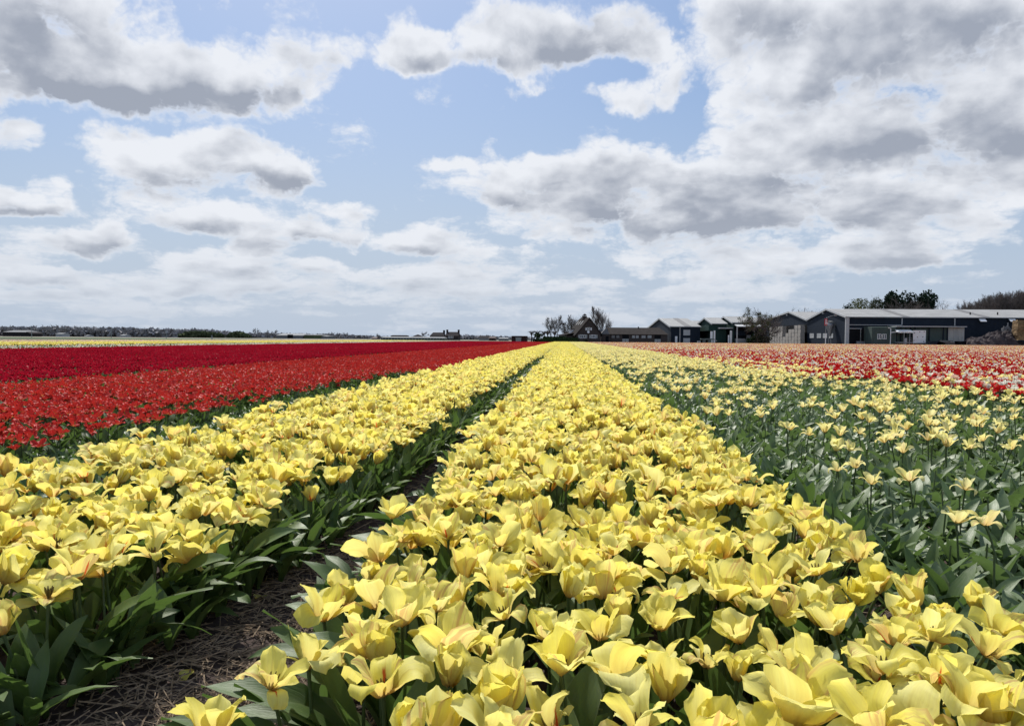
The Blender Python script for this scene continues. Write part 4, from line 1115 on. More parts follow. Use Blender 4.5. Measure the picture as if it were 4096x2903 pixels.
# ---- the big shed on the right
YS = 192.0
x0 = X_(3385, YS)
def y_of(px):           # depth of a point on the gable plane x = x0 seen at pixel px
    lo, hi = 150.0, 400.0
    for _ in range(50):
        mid = (lo + hi) / 2
        (lo, hi) = (mid, hi) if X_(px, mid) < x0 else (lo, mid)
    return lo
def build_big_shed():
    yv, yl = y_of(3230), y_of(3052); yr1, yr2 = y_of(3307), y_of(3157)
    x1 = X_(4200, YS) + 20
    t = shed('long_shed', 'long dark blue shed with twin gables and pale grey roof at the right', YS, x0, x1,
             [(YS, yr1, yv, Z_(3385, 1268, YS), Z_(3307, 1238, yr1), Z_(3230, 1280, yv)), (yv + .01, yr2, yl, Z_(3230, 1281, yv), Z_(3157, 1249, yr2), Z_(3052, 1285, yl))], B['slate'],
             seams=(X_(3620, YS) - x0, X_(3940, YS) - x0))
    L = lambda px: X_(px, YS) - x0
    Zf = lambda py, px=3600: Z_(px, py, YS)
    MB().box(-.30, .55, -.30, .2, 0, Zf(1270, 3385)).build('corner_post', B['trim'], t)
    # gable openings and windows on plane x = 0 (local)
    ly = lambda px: y_of(px) - YS
    def zg(px, py): return Z_(px, py, y_of(px))
    MB().box(-.05, .30, ly(3227), ly(3102), .1, zg(3160, 1302)).build('doorway', B['dark'], t)
    for px in (3247, 3276, 3300, 3324):
        window(t, ly(px), 0.0, zg(px, 1351), abs(ly(px - 8) - ly(px + 8)), zg(px, 1334) - zg(px, 1351), 'x', bars=2, glass=B['curtain'])
    for px, py in ((3148, 1260), (3292, 1253)):
        MB().box(-.30, -.02, ly(px) - .5, ly(px) + .5, zg(px, py) - .15, zg(px, py) + .15).build('gable_lamp', B['trim'], t)
    # gutter lines, downpipes, light panels on the front wall
    for (xa, xb, ya, yb) in ((3392, 3604, 1298, 1300), (3392, 3445, 1313, 1315)):
        MB().box(L(xa), L(xb), -.20, -.02, Zf(yb, xa), Zf(ya, xa) + .02).build('pipe', B['trim'], t)
    for (px, ya, yb) in ((3605, 1273, 1299), (3816, 1274, 1303), (4028, 1290, 1312)):
        MB().box(L(px) - .09, L(px) + .09, -.24, -.03, Zf(yb, px), Zf(ya, px)).build('downpipe', B['trim'], t)
    for (xa, xb) in ((3909, 3934), (4028, 4053)):
        MB().poly([(L(xa), -.5, Zf(1276, xa)), (L(xb), -.5, Zf(1276, xa)), (L(xb), -1.3, Zf(1285, xa)), (L(xa), -1.3, Zf(1285, xa)),
                   (L(xa), -.5, Zf(1278, xa)), (L(xb), -.5, Zf(1278, xa)), (L(xb), -1.3, Zf(1287, xa)), (L(xa), -1.3, Zf(1287, xa))],
                  [(0, 3, 2, 1), (4, 5, 6, 7), (0, 1, 5, 4), (1, 2, 6, 5), (2, 3, 7, 6), (3, 0, 4, 7)]).build('awning_panel', B['white'], t)
    for px in (3913, 4025):
        MB().tube([(L(px), 4, Zf(1266, px)), (L(px), 4, Zf(1252, px) + .35)], .16, 8).build('vent_pipe', B['tyre'], t)
    # openings under the eave at left
    MB().box(L(3392), L(3487), -.12, .3, .05, Zf(1316, 3440)).build('doorway', B['dark'], t)
    MB().box(L(3439), L(3442), -.30, -.16, .05, Zf(1315, 3440)).build('door_post', B['galv'], t)
    MB().box(L(3422), L(3465), -.9, -.2, .3, 1.05).build('low_wall', B['galv'], t)
    # annex standing before the long wall
    a = thing('lean_to', 'flat roofed grey green lean-to with white roof edge built along the long shed', 'shed', (X_(3487, YS - 5), YS - 5, 0))
    ax = X_(3487, YS - 5); L2 = lambda px: X_(px, YS - 5) - ax; Z2 = lambda py, px=3600: Z_(px, py, YS - 5)
    MB().prism([(0, -.1), (4.96, -.1), (4.96, Z2(1305)), (0, Z2(1309))], 'x', 0, L2(3584)).build('wall', B['bluegreen'], a)
    for px in (3517, 3537): window(a, L2(px), -.0, Z2(1357), .95, 1.25, bars=1)
    MB().box(L2(3586), L2(3860), .6, 4.96, -.1, Z2(1310, 3700)).build('wall', B['bluegreen'], a)
    MB().box(L2(3583), L2(3864), -.35, 4.95, Z2(1308, 3700), Z2(1304, 3700)).build('roof', B['trim'], a)
    for px in (3588, 3606, 3625, 3645, 3663, 3720, 3776, 3793):
        MB().box(L2(px) - .10, L2(px) + .10, .3, .55, 0, Z2(1309, 3700)).build('post', B['slate'], a)
    for (xa, xb) in ((3722, 3774),):
        MB().box(L2(xa), L2(xb), .48, .58, .4, Z2(1311, 3700)).build('panel', B['bluegreen'], a)
    for i in range(6):
        xa = 3795 + i * 11
        MB().box(L2(xa), L2(xa + 10.4), .40 + .03 * (i % 2), .52 + .03 * (i % 2), .3, Z2(1310, 3800)).build('sheet', B['tarp'], a)
    MB().box(L2(3862), L2(3898), 1.5, 4.9, -.1, Z2(1313, 3880)).build('side_wall', B['slate'], a)
    MB().beam((L2(3551), -.15, Z2(1312, 3551)), (L2(3561), -.15, Z2(1313, 3560)), .14).beam((L2(3561), -.15, Z2(1313, 3560)), (L2(3560), -.15, .05), .16).build('downpipe', B['white'], a)
    # awning with scalloped edge and the white panel with round holes
    w = thing('market_awning', 'white awning with a scalloped front edge over a small open counter', 'awning', (X_(3590, YS - 6.5), YS - 6.5, 0))
    wx = X_(3590, YS - 6.5); L3 = lambda px: X_(px, YS - 6.5) - wx; Z3 = lambda py, px=3620: Z_(px, py, YS - 6.5)
    MB().poly([(L3(3588), 0, Z3(1327)), (L3(3652), 0, Z3(1325)), (L3(3652), 1.6, Z3(1318)), (L3(3590), 1.6, Z3(1318)),
               (L3(3588), 0, Z3(1329)), (L3(3652), 0, Z3(1327)), (L3(3652), 1.6, Z3(1319.5)), (L3(3590), 1.6, Z3(1319.5))],
              [(0, 1, 2, 3), (7, 6, 5, 4), (0, 4, 5, 1), (1, 5, 6, 2), (2, 6, 7, 3), (3, 7, 4, 0)]).build('canopy', B['white'], w)
    k = MB(); xs = np.linspace(L3(3590), L3(3651), 9)
    for i in range(8): k.box(xs[i] + .03, xs[i + 1] - .03, -.04, -.005, Z3(1331 + (i % 2)), Z3(1325.5))
    k.build('valance', B['white'], w)
    MB().beam((L3(3562), -.3, Z3(1330)), (L3(3592), -.02, Z3(1327.5)), .16).build('arm', B['white'], w)
    for px in (3617, 3640): MB().box(L3(px) - .05, L3(px) + .05, .1, .2, 0, Z3(1327)).build('post', B['trim'], w)
    MB().box(L3(3592), L3(3652), .0, 1.6, Z3(1371), Z3(1368.5)).build('platform', B['trim'], w)
    MB().box(L3(3623), L3(3631), .4, .9, .45, Z3(1352)).build('counter', B['trim'], w)
    for i in range(4): MB().box(L3(3632), L3(3651), .3, .34, .7 + i * .38, .76 + i * .38).build('rail', B['galv'], w)
    p = thing('white_screen', 'tall white panel dotted with dark round holes beside the awning', 'panel', (X_(3652, YS - 6), YS - 6, 0))
    px0 = X_(3652, YS - 6); L4 = lambda px: X_(px, YS - 6) - px0; Z4 = lambda py, px=3680: Z_(px, py, YS - 6)
    MB().box(0, L4(3703), 0, .12, Z4(1372), Z4(1358)).build('lower_panel', B['white'], p)
    MB().box(0, L4(3703), 0, .12, Z4(1357.5), Z4(1321)).build('upper_panel', B['white'], p)
    for (qx, qy) in ((3657, 1332), (3678, 1328), (3696, 1326), (3669, 1348), (3691, 1347), (3656, 1362), (3695, 1366)):
        MB().tube([(L4(qx), -.015, Z4(qy)), (L4(qx), -.045, Z4(qy))], .11, 10).build('hole', B['dark'], p)
    for px in (3656, 3700): MB().box(L4(px) - .05, L4(px) + .05, .02, .1, 0, Z4(1372) - .01).build('leg', B['galv'], p)
    # crates in and before the left gable
    rows = 5
    zb = .12; cw = 2.9
    def crate(yc, xx, z, hh, lab):
        c = thing('potato_crate', lab, 'crate', (xx, yc, z), 0, 'pale wooden crates stacked at the left gable')
        for i in range(4):
            q = hh / 4
            MB().box(-.6, .6, -cw / 2, cw / 2, i * q + .03, (i + 1) * q - .02).build('slat', B['crate'], c)
        MB().box(-.56, .56, -cw / 2 + .04, cw / 2 - .04, .035, hh - .06).build('lining', B['dark'], c)  # added dark core, its colour standing for shade between the slats
        for sy in (-1, 1): MB().box(-.66, -.605, sy * (cw / 2 - .08) - .05, sy * (cw / 2 - .08) + .05, 0, hh - .01).build('post', B['crate'], c)
    ya, yb = y_of(3228), y_of(3100)
    hh = zg(3160, 1303) / 5.25
    n = int((yb - ya) / (cw + .06))
    for i in range(n):
        yc = ya + (i + .5) * (yb - ya) / n
        f = (yb - yc) / (yb - ya)           # 0 at the far left of the photo
        pxc = 2258 + (3385 - 2258) * YS / yc
        cnt = 5 if pxc < 3162 else ([3, 2, 4, 4][i % 4] if pxc < 3212 else 5)
        for k in range(cnt):
            where = 'tall crate wall' if pxc < 3160 else ('low broken rows' if pxc < 3210 else 'rightmost tall stack')
            lv = ['lowest', 'second lowest', 'middle', 'second highest', 'topmost'][k]
            crate(yc, x0 - 1.2 - .1 * ((i * 7 + k) % 3) * .4, .1 + k * (hh + .02), hh, f'pale crate, {lv} of its column, {where}, left gable')
    # silo cyclone on the gable
    s = thing('dust_cyclone', 'grey funnel shaped dust extractor hanging before the gable wall', 'dust extractor', (x0 - 1.2, y_of(3338), 0))
    zz = lambda py: Z_(3338, py, y_of(3338))
    MB().tube([(0, 0, zz(1345)), (0, 0, zz(1325)), (0, 0, zz(1305)), (0, 0, zz(1293)), (0, 0, zz(1291))], [.32, .55, 1.05, 1.05, .7], 16).build('hopper', B['galv'], s, smooth=True)
    MB().tube([(0, 0, zz(1290)), (0, 0, zz(1287.5)), (0, 0, zz(1286)), (0, 0, zz(1284.5))], [.3, .3, .95, .2], 14).build('cowl', B['trim'], s)
    for dy in (-.9, .9):
        MB().beam((0, dy, 0), (0, dy * .8, zz(1340)), .12).build('leg', B['galv'], s)
    MB().beam((0, -.9, zz(1352)), (0, .9, zz(1352)), .10).build('brace', B['galv'], s)
    # flag pole lamp with red banner
    Yp = 186.5
    f = thing('lamp_post', 'curved street lamp carrying a tall red banner before the gable', 'street lamp', (X_(3302, Yp), Yp, 0)); fx = X_(3302, Yp)
    zf = lambda py: Z_(3302, py, Yp)
    MB().tube([(0, 0, 0), (0, 0, zf(1335))], .11, 8).build('lower_pole', B['white'], f)
    arm = [(0, 0, zf(1335)), (0, 0, zf(1275)), (.35, 0, zf(1270)), (1.0, 0, zf(1265)), (1.7, 0, zf(1262)), (2.1, 0, zf(1260.5))]
    MB().tube(arm, .06, 6).build('pole', B['galv'], f)
    MB().box(1.9, 2.5, -.12, .12, zf(1263), zf(1260)).build('lamp_head', B['trim'], f)
    bn = MB().box(X_(3296, Yp) - fx, X_(3307.5, Yp) - fx, -.10, -.06, zf(1302), zf(1274)).build('banner', B['red'], f)
    xa = X_(3296, Yp) - fx; bw = X_(3307.5, Yp) - X_(3296, Yp)
    k = MB()
    for (c, d, e) in ((.5, 1278, 1281), (.5, 1284, 1287.5), (.5, 1289, 1292.5), (.5, 1294, 1297.5)):
        k.box(xa + bw * .25, xa + bw * .78, -.125, -.103, zf(e), zf(d))
    k.build('white_print', B['white'], bn)
build_big_shed()

def blob_mesh(R, pts, mat, name, parent=None, n=1400, leaf=.5, origin=(0, 0, 0), flat=False):
    """foliage: many leaf clump faces spread through ellipsoids pts = [(x,y,z,rx,ry,rz)]"""
    V = []; F = []
    vol = np.array([p[3] * p[4] * p[5] for p in pts]) ** .7; vol = vol / vol.sum()
    for i in range(n):
        p = pts[R.choice(len(pts), p=vol)]
        d = R.normal(0, 1, 3); d /= np.linalg.norm(d); rr = R.uniform(.35, 1.0) ** .5 * (1 + .14 * sin(5 * d[0] + p[0] * 3) * cos(4 * d[2] + p[2]))
        c = np.array(p[:3]) + d * rr * np.array(p[3:])
        s = leaf * R.uniform(.5, 1.3)
        a = R.normal(0, 1, 3); a /= np.linalg.norm(a); b = np.cross(a, R.normal(0, 1, 3)); b /= (np.linalg.norm(b) + 1e-6)
        k = len(V); V += [c - a * s * .5, c + b * s * .35, c + a * s * .5, c - b * s * .35]
        F.append((k, k + 1, k + 2, k + 3))
    me = bpy.data.meshes.new(name); me.from_pydata([tuple(v) for v in V], [], F); me.materials.append(mat)
    o = bpy.data.objects.new(name, me); link(o, parent)
    return o
def bare_tree(R, name, label, x, y, h, spread, mat_t=None, upright=.8, group=None, depth=5, budm=None, budn=0, trunks=1, twig_w=.03, cat='tree', zb=0):
    """trunk and limbs as tapered tubes, a crown of many fine twigs; spread .3 = narrow poplar, .9 = wide crown"""
    t = thing(name, label, cat, (x, y, zb), 0, group)
    tr = MB(); tw = MB(); ends = []
    far = depth <= 4
    def unit(v): return v / (np.linalg.norm(v) + 1e-9)
    def limb(p, d, L, r, segs, sag):
        path = [p]; q = p
        for i in range(segs):
            d = unit(d + R.normal(0, .09, 3) + np.array([0, 0, sag])); q = q + d * L / segs; path.append(q)
        return path, d
    def ribbon(path, w0, w1):
        n = len(path)
        for i in range(n - 1):
            a, b = path[i], path[i + 1]; d = unit(b - a); s1 = unit(np.cross(d, R.normal(0, 1, 3)))
            wa = w0 + (w1 - w0) * i / (n - 1); wb = w0 + (w1 - w0) * (i + 1) / (n - 1)
            tw.poly([a - s1 * wa, a + s1 * wa, b + s1 * wb, b - s1 * wb], [(0, 1, 2, 3)])
    NL = (15 if spread < .6 else 10) if not far else 8
    for k in range(trunks):
        a = R.uniform(0, 6.28); off = np.array([cos(a), sin(a), 0]) * (h * .02 if trunks > 1 else 0)
        d0 = unit(np.array([R.normal(0, .04), R.normal(0, .04), 1.0]) + (off * .9 if trunks > 1 else 0))
        th = h * (.92 if spread < .6 else .55)
        path, _ = limb(off, d0, th, 0, 8, .03)
        r0 = h * .009 + .04
        tr.tube(path, [r0 * (1 - .88 * i / 8) for i in range(9)], 6, False)
        for i in range(NL):
            f = R.uniform(.12, 1.0) if spread < .6 else R.uniform(.35, 1.0)
            j = min(int(f * 8), 7); base = path[j] + (path[j + 1] - path[j]) * (f * 8 - j)
            a = i * 2.4 + R.uniform(-.5, .5); tilt = (R.uniform(.30, .55) if spread < .6 else R.uniform(.35, 1.25))
            L1 = h * (.62 * (1.12 - f * .85) if spread < .6 else .46 * R.uniform(.8, 1.05)) * (.55 + spread * .6)
            d1 = np.array([cos(a) * sin(tilt), sin(a) * sin(tilt), cos(tilt)])
            p1, d1e = limb(base, d1, L1, 0, 4, .09 * upright)
            tr.tube(p1, [r0 * .42 * (1 - .75 * q / 4) * (1.1 - f * .5) for q in range(5)], 4, False)
            for m_ in range(6 if not far else 4):
                g = R.uniform(.2, 1.0); j = min(int(g * 4), 3); b2 = p1[j] + (p1[j + 1] - p1[j]) * (g * 4 - j)
                d2 = unit(unit(p1[j + 1] - p1[j]) + R.normal(0, .55, 3) * (.55 + spread * .5) + np.array([0, 0, .25 * upright]))
                p2, _ = limb(b2, d2, L1 * R.uniform(.35, .6), 0, 3, .05 * upright); ribbon(p2, twig_w * 1.6, twig_w * .8); ends.append(p2[-1])
                for n_ in range(6 if not far else 4):
                    g = R.uniform(.15, 1.0); j = min(int(g * 3), 2); b3 = p2[j] + (p2[j + 1] - p2[j]) * (g * 3 - j)
                    d3 = unit(unit(p2[j + 1] - p2[j]) + R.normal(0, .5, 3) + np.array([0, 0, .2 * upright]))
                    p3, _ = limb(b3, d3, L1 * R.uniform(.18, .34), 0, 2, .03); ribbon(p3, twig_w * .8, twig_w * .45)
                    if not far:
                        for o_ in range(3):
                            g = R.uniform(.2, 1.0); j = 0 if g < .5 else 1; b4 = p3[j] + (p3[j + 1] - p3[j]) * (g * 2 - j)
                            d4 = unit(unit(p3[j + 1] - p3[j]) + R.normal(0, .5, 3)); e4 = b4 + d4 * L1 * R.uniform(.10, .2); s1 = unit(np.cross(d4, R.normal(0, 1, 3))) * twig_w * .5
                            tw.poly([b4 - s1, b4 + s1, e4], [(0, 1, 2)])
    zmax = max(v[2] for v in tw.v); s = h / zmax
    for mb in (tr, tw): mb.v = [(v[0] * s, v[1] * s, v[2] * s) for v in mb.v]
    tr.build('trunk', B['bark'], t); tw.build('crown', mat_t or B['twig'], t)
    if budn:
        pts = [(*(e * s), .5, .5, .4) for e in ends[::max(1, len(ends) // 60)] if e[2] * s > h * .35]
        blob_mesh(R, pts, budm or B['bud'], 'young_leaves', t, budn, .26)
    return t
def leafy_tree(R, name, label, x, y, h, w, mat, n=1500, leaf=.55, group=None, cat='tree', trunk_h=.3, clumps=9, zb=0):
    t = thing(name, label, cat, (x, y, zb), 0, group)
    MB().tube([(0, 0, 0), (.1, 0, h * .3), (0, .1, h * .7)], [h * .03 + .05, h * .02 + .03, .05], 6).build('trunk', B['bark'], t)
    pts = []
    for i in range(clumps):
        a = R.uniform(0, 6.28); q = R.uniform(0, .55) * w / 2; z = h * R.uniform(trunk_h + .15, .88)
        pts.append((cos(a) * q, sin(a) * q, z, w * R.uniform(.18, .32), w * R.uniform(.18, .32), min(h - z, h * .2) * R.uniform(.8, 1.1)))
    blob_mesh(R, pts, mat, 'crown', t, n, leaf)
    return t

# ---- left group of sheds, farmhouse and barn
def build_farm_left():
    # third shed (nearest the tree), second, first: gables facing left, depth from the corner pixel
    def yy(px, xx, lo=150.0, hi=500.0):
        for _ in range(50):
            mid = (lo + hi) / 2
            (lo, hi) = (mid, hi) if X_(px, mid) < xx else (lo, mid)
        return lo
    Y1 = 206.0; xa = X_(2684, Y1)
    yb, yr = yy(2593, xa), yy(2640, xa)
    t = shed('slate_barn', 'dark slate barn with a bright grey roof left of the green sheds', Y1, xa, X_(2800, Y1), [(Y1, yr, yb, Z_(2684, 1307, Y1), Z_(2640, 1275, yr), Z_(2593, 1313, yb))], B['slate'],
             seams=(X_(2751, Y1) - xa,))
    L = lambda px: X_(px, Y1) - xa; Z = lambda py, px=2720: Z_(px, py, Y1)
    MB().box(L(2700), L(2709), -.10, .1, .1, Z(1345)).build('door', B['white'], t)
    MB().box(L(2717), L(2721), -.22, -.03, .1, Z(1310)).build('downpipe', B['galv'], t)
    MB().box(L(2733), L(2760), -.10, .12, Z(1341), Z(1319)).build('roller_door', B['trim'], t)
    MB().box(L(2733), L(2760), -.10, .12, .1, Z(1352)).build('roller_door', B['trim'], t)
    Y2 = 201.0; xb = X_(2851, Y2)
    yv, yl = yy(2790, xb), yy(2748, xb); r1, r2 = yy(2821, xb), yy(2768, xb)
    t = shed('green_shed', 'dark green shed with two small gables and an overhanging front', Y2, xb, X_(2905, Y2), [(Y2, r1, yv, Z_(2851, 1295, Y2), Z_(2821, 1273, r1), Z_(2790, 1300, yv)),
             (yv + .01, r2, yl, Z_(2790, 1300, yv), Z_(2768, 1285, r2), Z_(2748, 1305, yl))], B['green'])
    MB().box(-1.1, -.004, 0, yl - Y2, Z_(2800, 1325, Y2 + 15), Z_(2800, 1304, Y2 + 15)).build('upper_wall', B['green'], t)
    Y3 = 198.0; xc = X_(2933, Y3)
    yl = yy(2864, xc); r1 = yy(2898, xc)
    t = shed('open_shed', 'green gabled shed with a pale canopy and open storage bays on its right', Y3, xc, X_(3040, Y3), [(Y3, r1, yl, Z_(2933, 1291, Y3), Z_(2898, 1268, r1), Z_(2864, 1296, yl))], B['green'])
    L = lambda px: X_(px, Y3) - xc; Z = lambda py, px=2960: Z_(px, py, Y3)
    # canopy on the gable side and the open bays
    MB().box(-3.4, -.004, .5, yl - Y3 - 1, Z_(2890, 1316, Y3 + 8), Z_(2890, 1312, Y3 + 8)).build('canopy', B['trim'], t)
    MB().box(-.06, .1, 1, yl - Y3 - 1.5, .1, Z_(2890, 1317, Y3 + 8)).build('sliding_door', B['slate'], t)
    MB().prism([(-4.2, Z(1306)), (-.45, Z(1297)), (-.45, Z(1299)), (-4.2, Z(1309))], 'x', L(2934), L(3060)).build('lean_roof', B['trim'], t)
    MB().box(L(2936), L(3056), -.25, -.05, .05, Z(1308)).build('doorway', B['dark'], t)
    MB().box(L(2938), L(2980), -3.2, -.3, .05, Z(1354)).build('loading_dock', B['galv'], t)
    MB().box(L(2938), L(2980), -.34, -.27, Z(1342), Z(1323)).build('back_panel', B['slate'], t)
    MB().box(L(2983), L(3000), -1.0, -.3, .05 + 1.0, Z(1340)).build('stored_box', B['galv'], t)
    for px in (2934, 3001): MB().box(L(px) - .12, L(px) + .12, -4.1, -3.9, 0, Z(1306)).build('post', B['trim'], t)
    for (px, w, zt) in ((2846, 9, 1325), (2858, 6, 1322), (2915, 5, 1340), (2924, 8, 1322)):
        c = thing('pallet_sheet', f'pale upright sheet leaning by the green sheds, {"wide" if w > 7 else "narrow"} one {"near the corner" if px < 2900 else "under the canopy"}', 'panel', (X_(px, 196.5), 196.5, 0), .1 * (px % 3))
        hz = Z_(px, zt, 196.5); ww = w * 196.5 / 3000
        MB().box(-ww / 2, ww / 2, 0, .12, .25, hz).build('sheet', B['white'], c); MB().box(-ww / 2, ww / 2, -.05, .35, 0, .24).build('foot', B['galv'], c)
    # farm machine (table like with supports)
    mch = thing('sorting_machine', 'low grey farm machine with a wide flat top before the green shed', 'farm machine', (X_(2828, 194), 194, 0))
    MB().box(-1.6, 1.6, -.8, .8, 1.15, 1.45).build('top', B['blue'], mch)
    for (a, b) in ((-1.0, -.45), (.3, 1.0)): MB().box(a, b, -.6, .6, .02, 1.14).build('cabinet', B['blue'], mch)
    MB().box(-2.4, -1.65, -.5, .4, .02, .85).build('bin', B['galv'], mch)
    MB().beam((1.6, 0, 1.4), (2.5, 0, .8), .3, .15).build('chute', B['galv'], mch)
    # farmhouse: turned a little, gable towards the field
    Yh = 200.0; h = thing('farmhouse', 'brown brick farmhouse with steep tiled roof, white shutters and a chimney', 'house', (X_(2354, Yh), Yh, 0), radians(11))
    ppm = 3000 / Yh; zr = Z_(2357, 1273, Yh); xl = (2305 - 2354) / ppm; xr = (2403 - 2354) / ppm; zl = Z_(2305, 1335, Yh); zrr = Z_(2403, 1333, Yh); D = 12.0; xr0 = (2357 - 2354) / ppm
    MB().prism([(xl, -.1), (xr, -.1), (xr, zrr), (xr0, zr - .1), (xl, zl)], 'y', 0, D).build('wall', B['brick'], h)
    def slab(x_a, z_a, x_b, z_b, y0_, y1_, th=.22, nm='roof', mt=None, par=None):
        return MB().prism([(x_a, z_a), (x_b, z_b), (x_b, z_b + th), (x_a, z_a + th)], 'y', y0_, y1_).build(nm, mt or B['tile'], par or h)
    sl = (zr - zl) / (xr0 - xl); sr = (zr - zrr) / (xr - xr0)
    rf = slab(xl - .5, zl - sl * .5, xr0, zr, -.35, D + .2)
    slab(xr0 + .004, zr, xr + .5, zrr - sr * .5, -.35, D + .2)
    # lower side wing behind left
    wl = xl - 2.6
    MB().box(wl, xl - .01, 3, D - .5, -.1, 2.0).build('side_wing', B['brick'], h)
    slab(wl - .5, 2.0, xl - .05, zl + .1, 2.6, D - .2, .2, 'wing_roof')
    for px, py in ((2316, 1285), (2325, 1285), (2336, 1285)):
        u = .40; yq = {2316: 9.4, 2325: 6.6, 2336: 3.6}[px]; xq = xr0 - (xr0 - xl) * .34; zq = zr - sl * (xr0 - xq)
        MB().poly([(xq - u, yq, zq - sl * u + .24), (xq + u, yq, zq + sl * u + .24), (xq + u, yq + .8, zq + sl * u + .24), (xq - u, yq + .8, zq - sl * u + .24),
                   (xq - u, yq, zq - sl * u + .34), (xq + u, yq, zq + sl * u + .34), (xq + u, yq + .8, zq + sl * u + .34), (xq - u, yq + .8, zq - sl * u + .34)],
                  [(0, 3, 2, 1), (4, 5, 6, 7), (0, 1, 5, 4), (1, 2, 6, 5), (2, 3, 7, 6), (3, 0, 4, 7)]).build('skylight', B['curtain'], rf)
    MB().box(xr0 - .55, xr0 + .45, 5.2, 6.4, zr - .8, zr + .75).build('chimney', B['brick'], rf)
    MB().prism([(xr0 - .6, zr + .95), (xr0 + .5, zr + .95), (xr0 - .05, zr + 1.35)], 'y', 5.2, 6.4).build('chimney_cap', B['farroof'], rf)
    # dormer
    xd = xl - .1
    MB().box(xd - .2, xd + 1.6, 7.0, 8.9, zl - .6, zl + 1.25).build('dormer', B['white'], h)
    MB().box(xd - .4, xd + 1.9, 6.8, 9.1, zl + 1.26, zl + 1.4).build('dormer_roof', B['farroof'], h)
    MB().box(xd - .24, xd - .205, 7.2, 8.7, zl - .1, zl + 1.0).build('dormer_pane', B['glass'], h)
    for (px, w) in ((2330, 1.5), (2373.5, 1.25)):
        cx_ = (px - 2354) / ppm; window(h, cx_, 0, Z_(px, 1353, Yh), w, .95, bars=2)
        for sx in (-1, 1): MB().box(cx_ + sx * (w / 2 + .27) - .22, cx_ + sx * (w / 2 + .27) + .22, -.05, 0, Z_(px, 1353, Yh), Z_(px, 1353, Yh) + .95).build('shutter', B['curtain'], h)
    for px in (2350, 2357.5): window(h, (px - 2354) / ppm, 0, Z_(px, 1321, Yh), .42, .75, bars=0)
    for px in (2343.5, 2364.5): MB().box((px - 2354) / ppm - .14, (px - 2354) / ppm + .14, -.05, 0, Z_(px, 1321, Yh), Z_(px, 1321, Yh) + .7).build('shutter', B['white'], h)
    MB().tube([((2352 - 2354) / ppm, -.03, Z_(2352, 1329, Yh)), ((2352 - 2354) / ppm, -.30, Z_(2352, 1329, Yh) + .1)], [.30, .34], 14).build('satellite_dish', B['white'], h)
    # low brick barn
    Yb = 203.0; bx = X_(2404, Yb)
    t = thing('brick_barn', 'long low brown brick barn with half open doors between house and sheds', 'barn', (bx, Yb, 0)); L = lambda px: X_(px, Yb) - bx; Z = lambda py, px=2500: Z_(px, py, Yb)
    Ln = L(2670)
    MB().box(0, Ln, 0, 9, -.1, Z(1337)).build('wall', B['brick'], t)
    ze, zr = Z(1337), Z(1309)
    MB().poly([(L(2436), -.4, ze), (Ln + .3, -.4, ze), (Ln + .3, 9.4, ze), (L(2404) - .3, 9.4, ze), (L(2429), 4.5, zr), (L(2645), 4.5, zr), (L(2404) - .3, 3, ze)],
              [(0, 1, 5, 4), (1, 2, 5), (2, 3, 4, 5), (3, 6, 4), (6, 0, 4), (0, 6, 3, 2, 1)]).build('roof', B['tile'], t)
    MB().prism([(L(2404) - .2, Z(1337)), (L(2438), Z(1337)), (L(2424), Z(1311))], 'y', -.9, 3.4).build('front_gable', B['farwall'], t)
    MB().box(L(2404), L(2438), -.8, -.01, -.05, Z(1338)).build('porch', B['brick'], t)
    MB().box(L(2422), L(2434), -.86, -.805, .05, Z(1345)).build('doorway', B['dark'], t)
    MB().box(L(2425), L(2429), 3.2, 4.0, zr - .5, Z(1303)).build('chimney', B['brick'], t)
    MB().box(L(2557), L(2561), 4.0, 4.4, zr - .2, Z(1305)).build('vent', B['farroof'], t)
    for (xa_, xb_) in ((2489, 2515), (2618, 2643)):
        MB().box(L(xa_), L(xb_), -.07, 0, .05, Z(1338.5)).build('doorway', B['dark'], t)
        m_ = (xa_ + xb_) / 2
        for (c, d) in ((xa_ + .5, m_ - .5), (m_ + .5, xb_ - .5)): MB().box(L(c), L(d), -.13, -.075, .1, Z(1355)).build('stable_door', B['curtain'], t)
    for (px, w, gl) in ((2456, 1.3, 'glass'), (2468, 1.2, 'glass'), (2534, .72, 'curtain'), (2549, .72, 'curtain'), (2571, .6, 'curtain'), (2577.5, .55, 'curtain'), (2594, .5, 'curtain'), (2602, .5, 'curtain')):
        window(t, L(px), 0, Z(1352, px), w, .72, bars=1, frame=B['farwall'] if gl == 'glass' else B['trim'], glass=B[gl])
    # grey little house behind between the two
    g = thing('garden_shed', 'small pale roofed shed peeping out between farmhouse and barn', 'shed', (X_(2400, 214), 214, 0))
    MB().box(-1.5, 1.8, 0, 5, 0, 3.2).build('wall', B['farwall'], g)
    MB().prism([(-1.7, 3.2), (2.0, 3.2), (.2, 4.0)], 'y', -.2, 5.2).build('roof', B['paleroof'], g)
    # hedges
    R = np.random.default_rng(8)
    for (xa_, xb_, yt, Yh_, lab) in ((2232, 2312, 1349, 193, 'taller clipped green hedge in front of the farmhouse wing'), (2152, 2230, 1352, 194, 'clipped green hedge left of the taller one'),
                                     (2170, 2262, 1344, 197, 'dark back hedge rising behind the clipped front hedges')):
        X0_, X1_ = X_(xa_, Yh_), X_(xb_, Yh_); hz = Z_(xa_, yt, Yh_)
        t = thing('hedge', lab, 'hedge', (X0_, Yh_, 0)); w = X1_ - X0_
        xs = np.linspace(0, w, 14); V = []; F = []
        mb = MB().box(.1, w - .1, .1, 1.1, 0, hz - .12); mb.build('branches', B['hedge'], t)
        pts = [(x, .6, z, .45, .6, .35) for x in xs for z in np.linspace(.3, hz - .3, 4)]
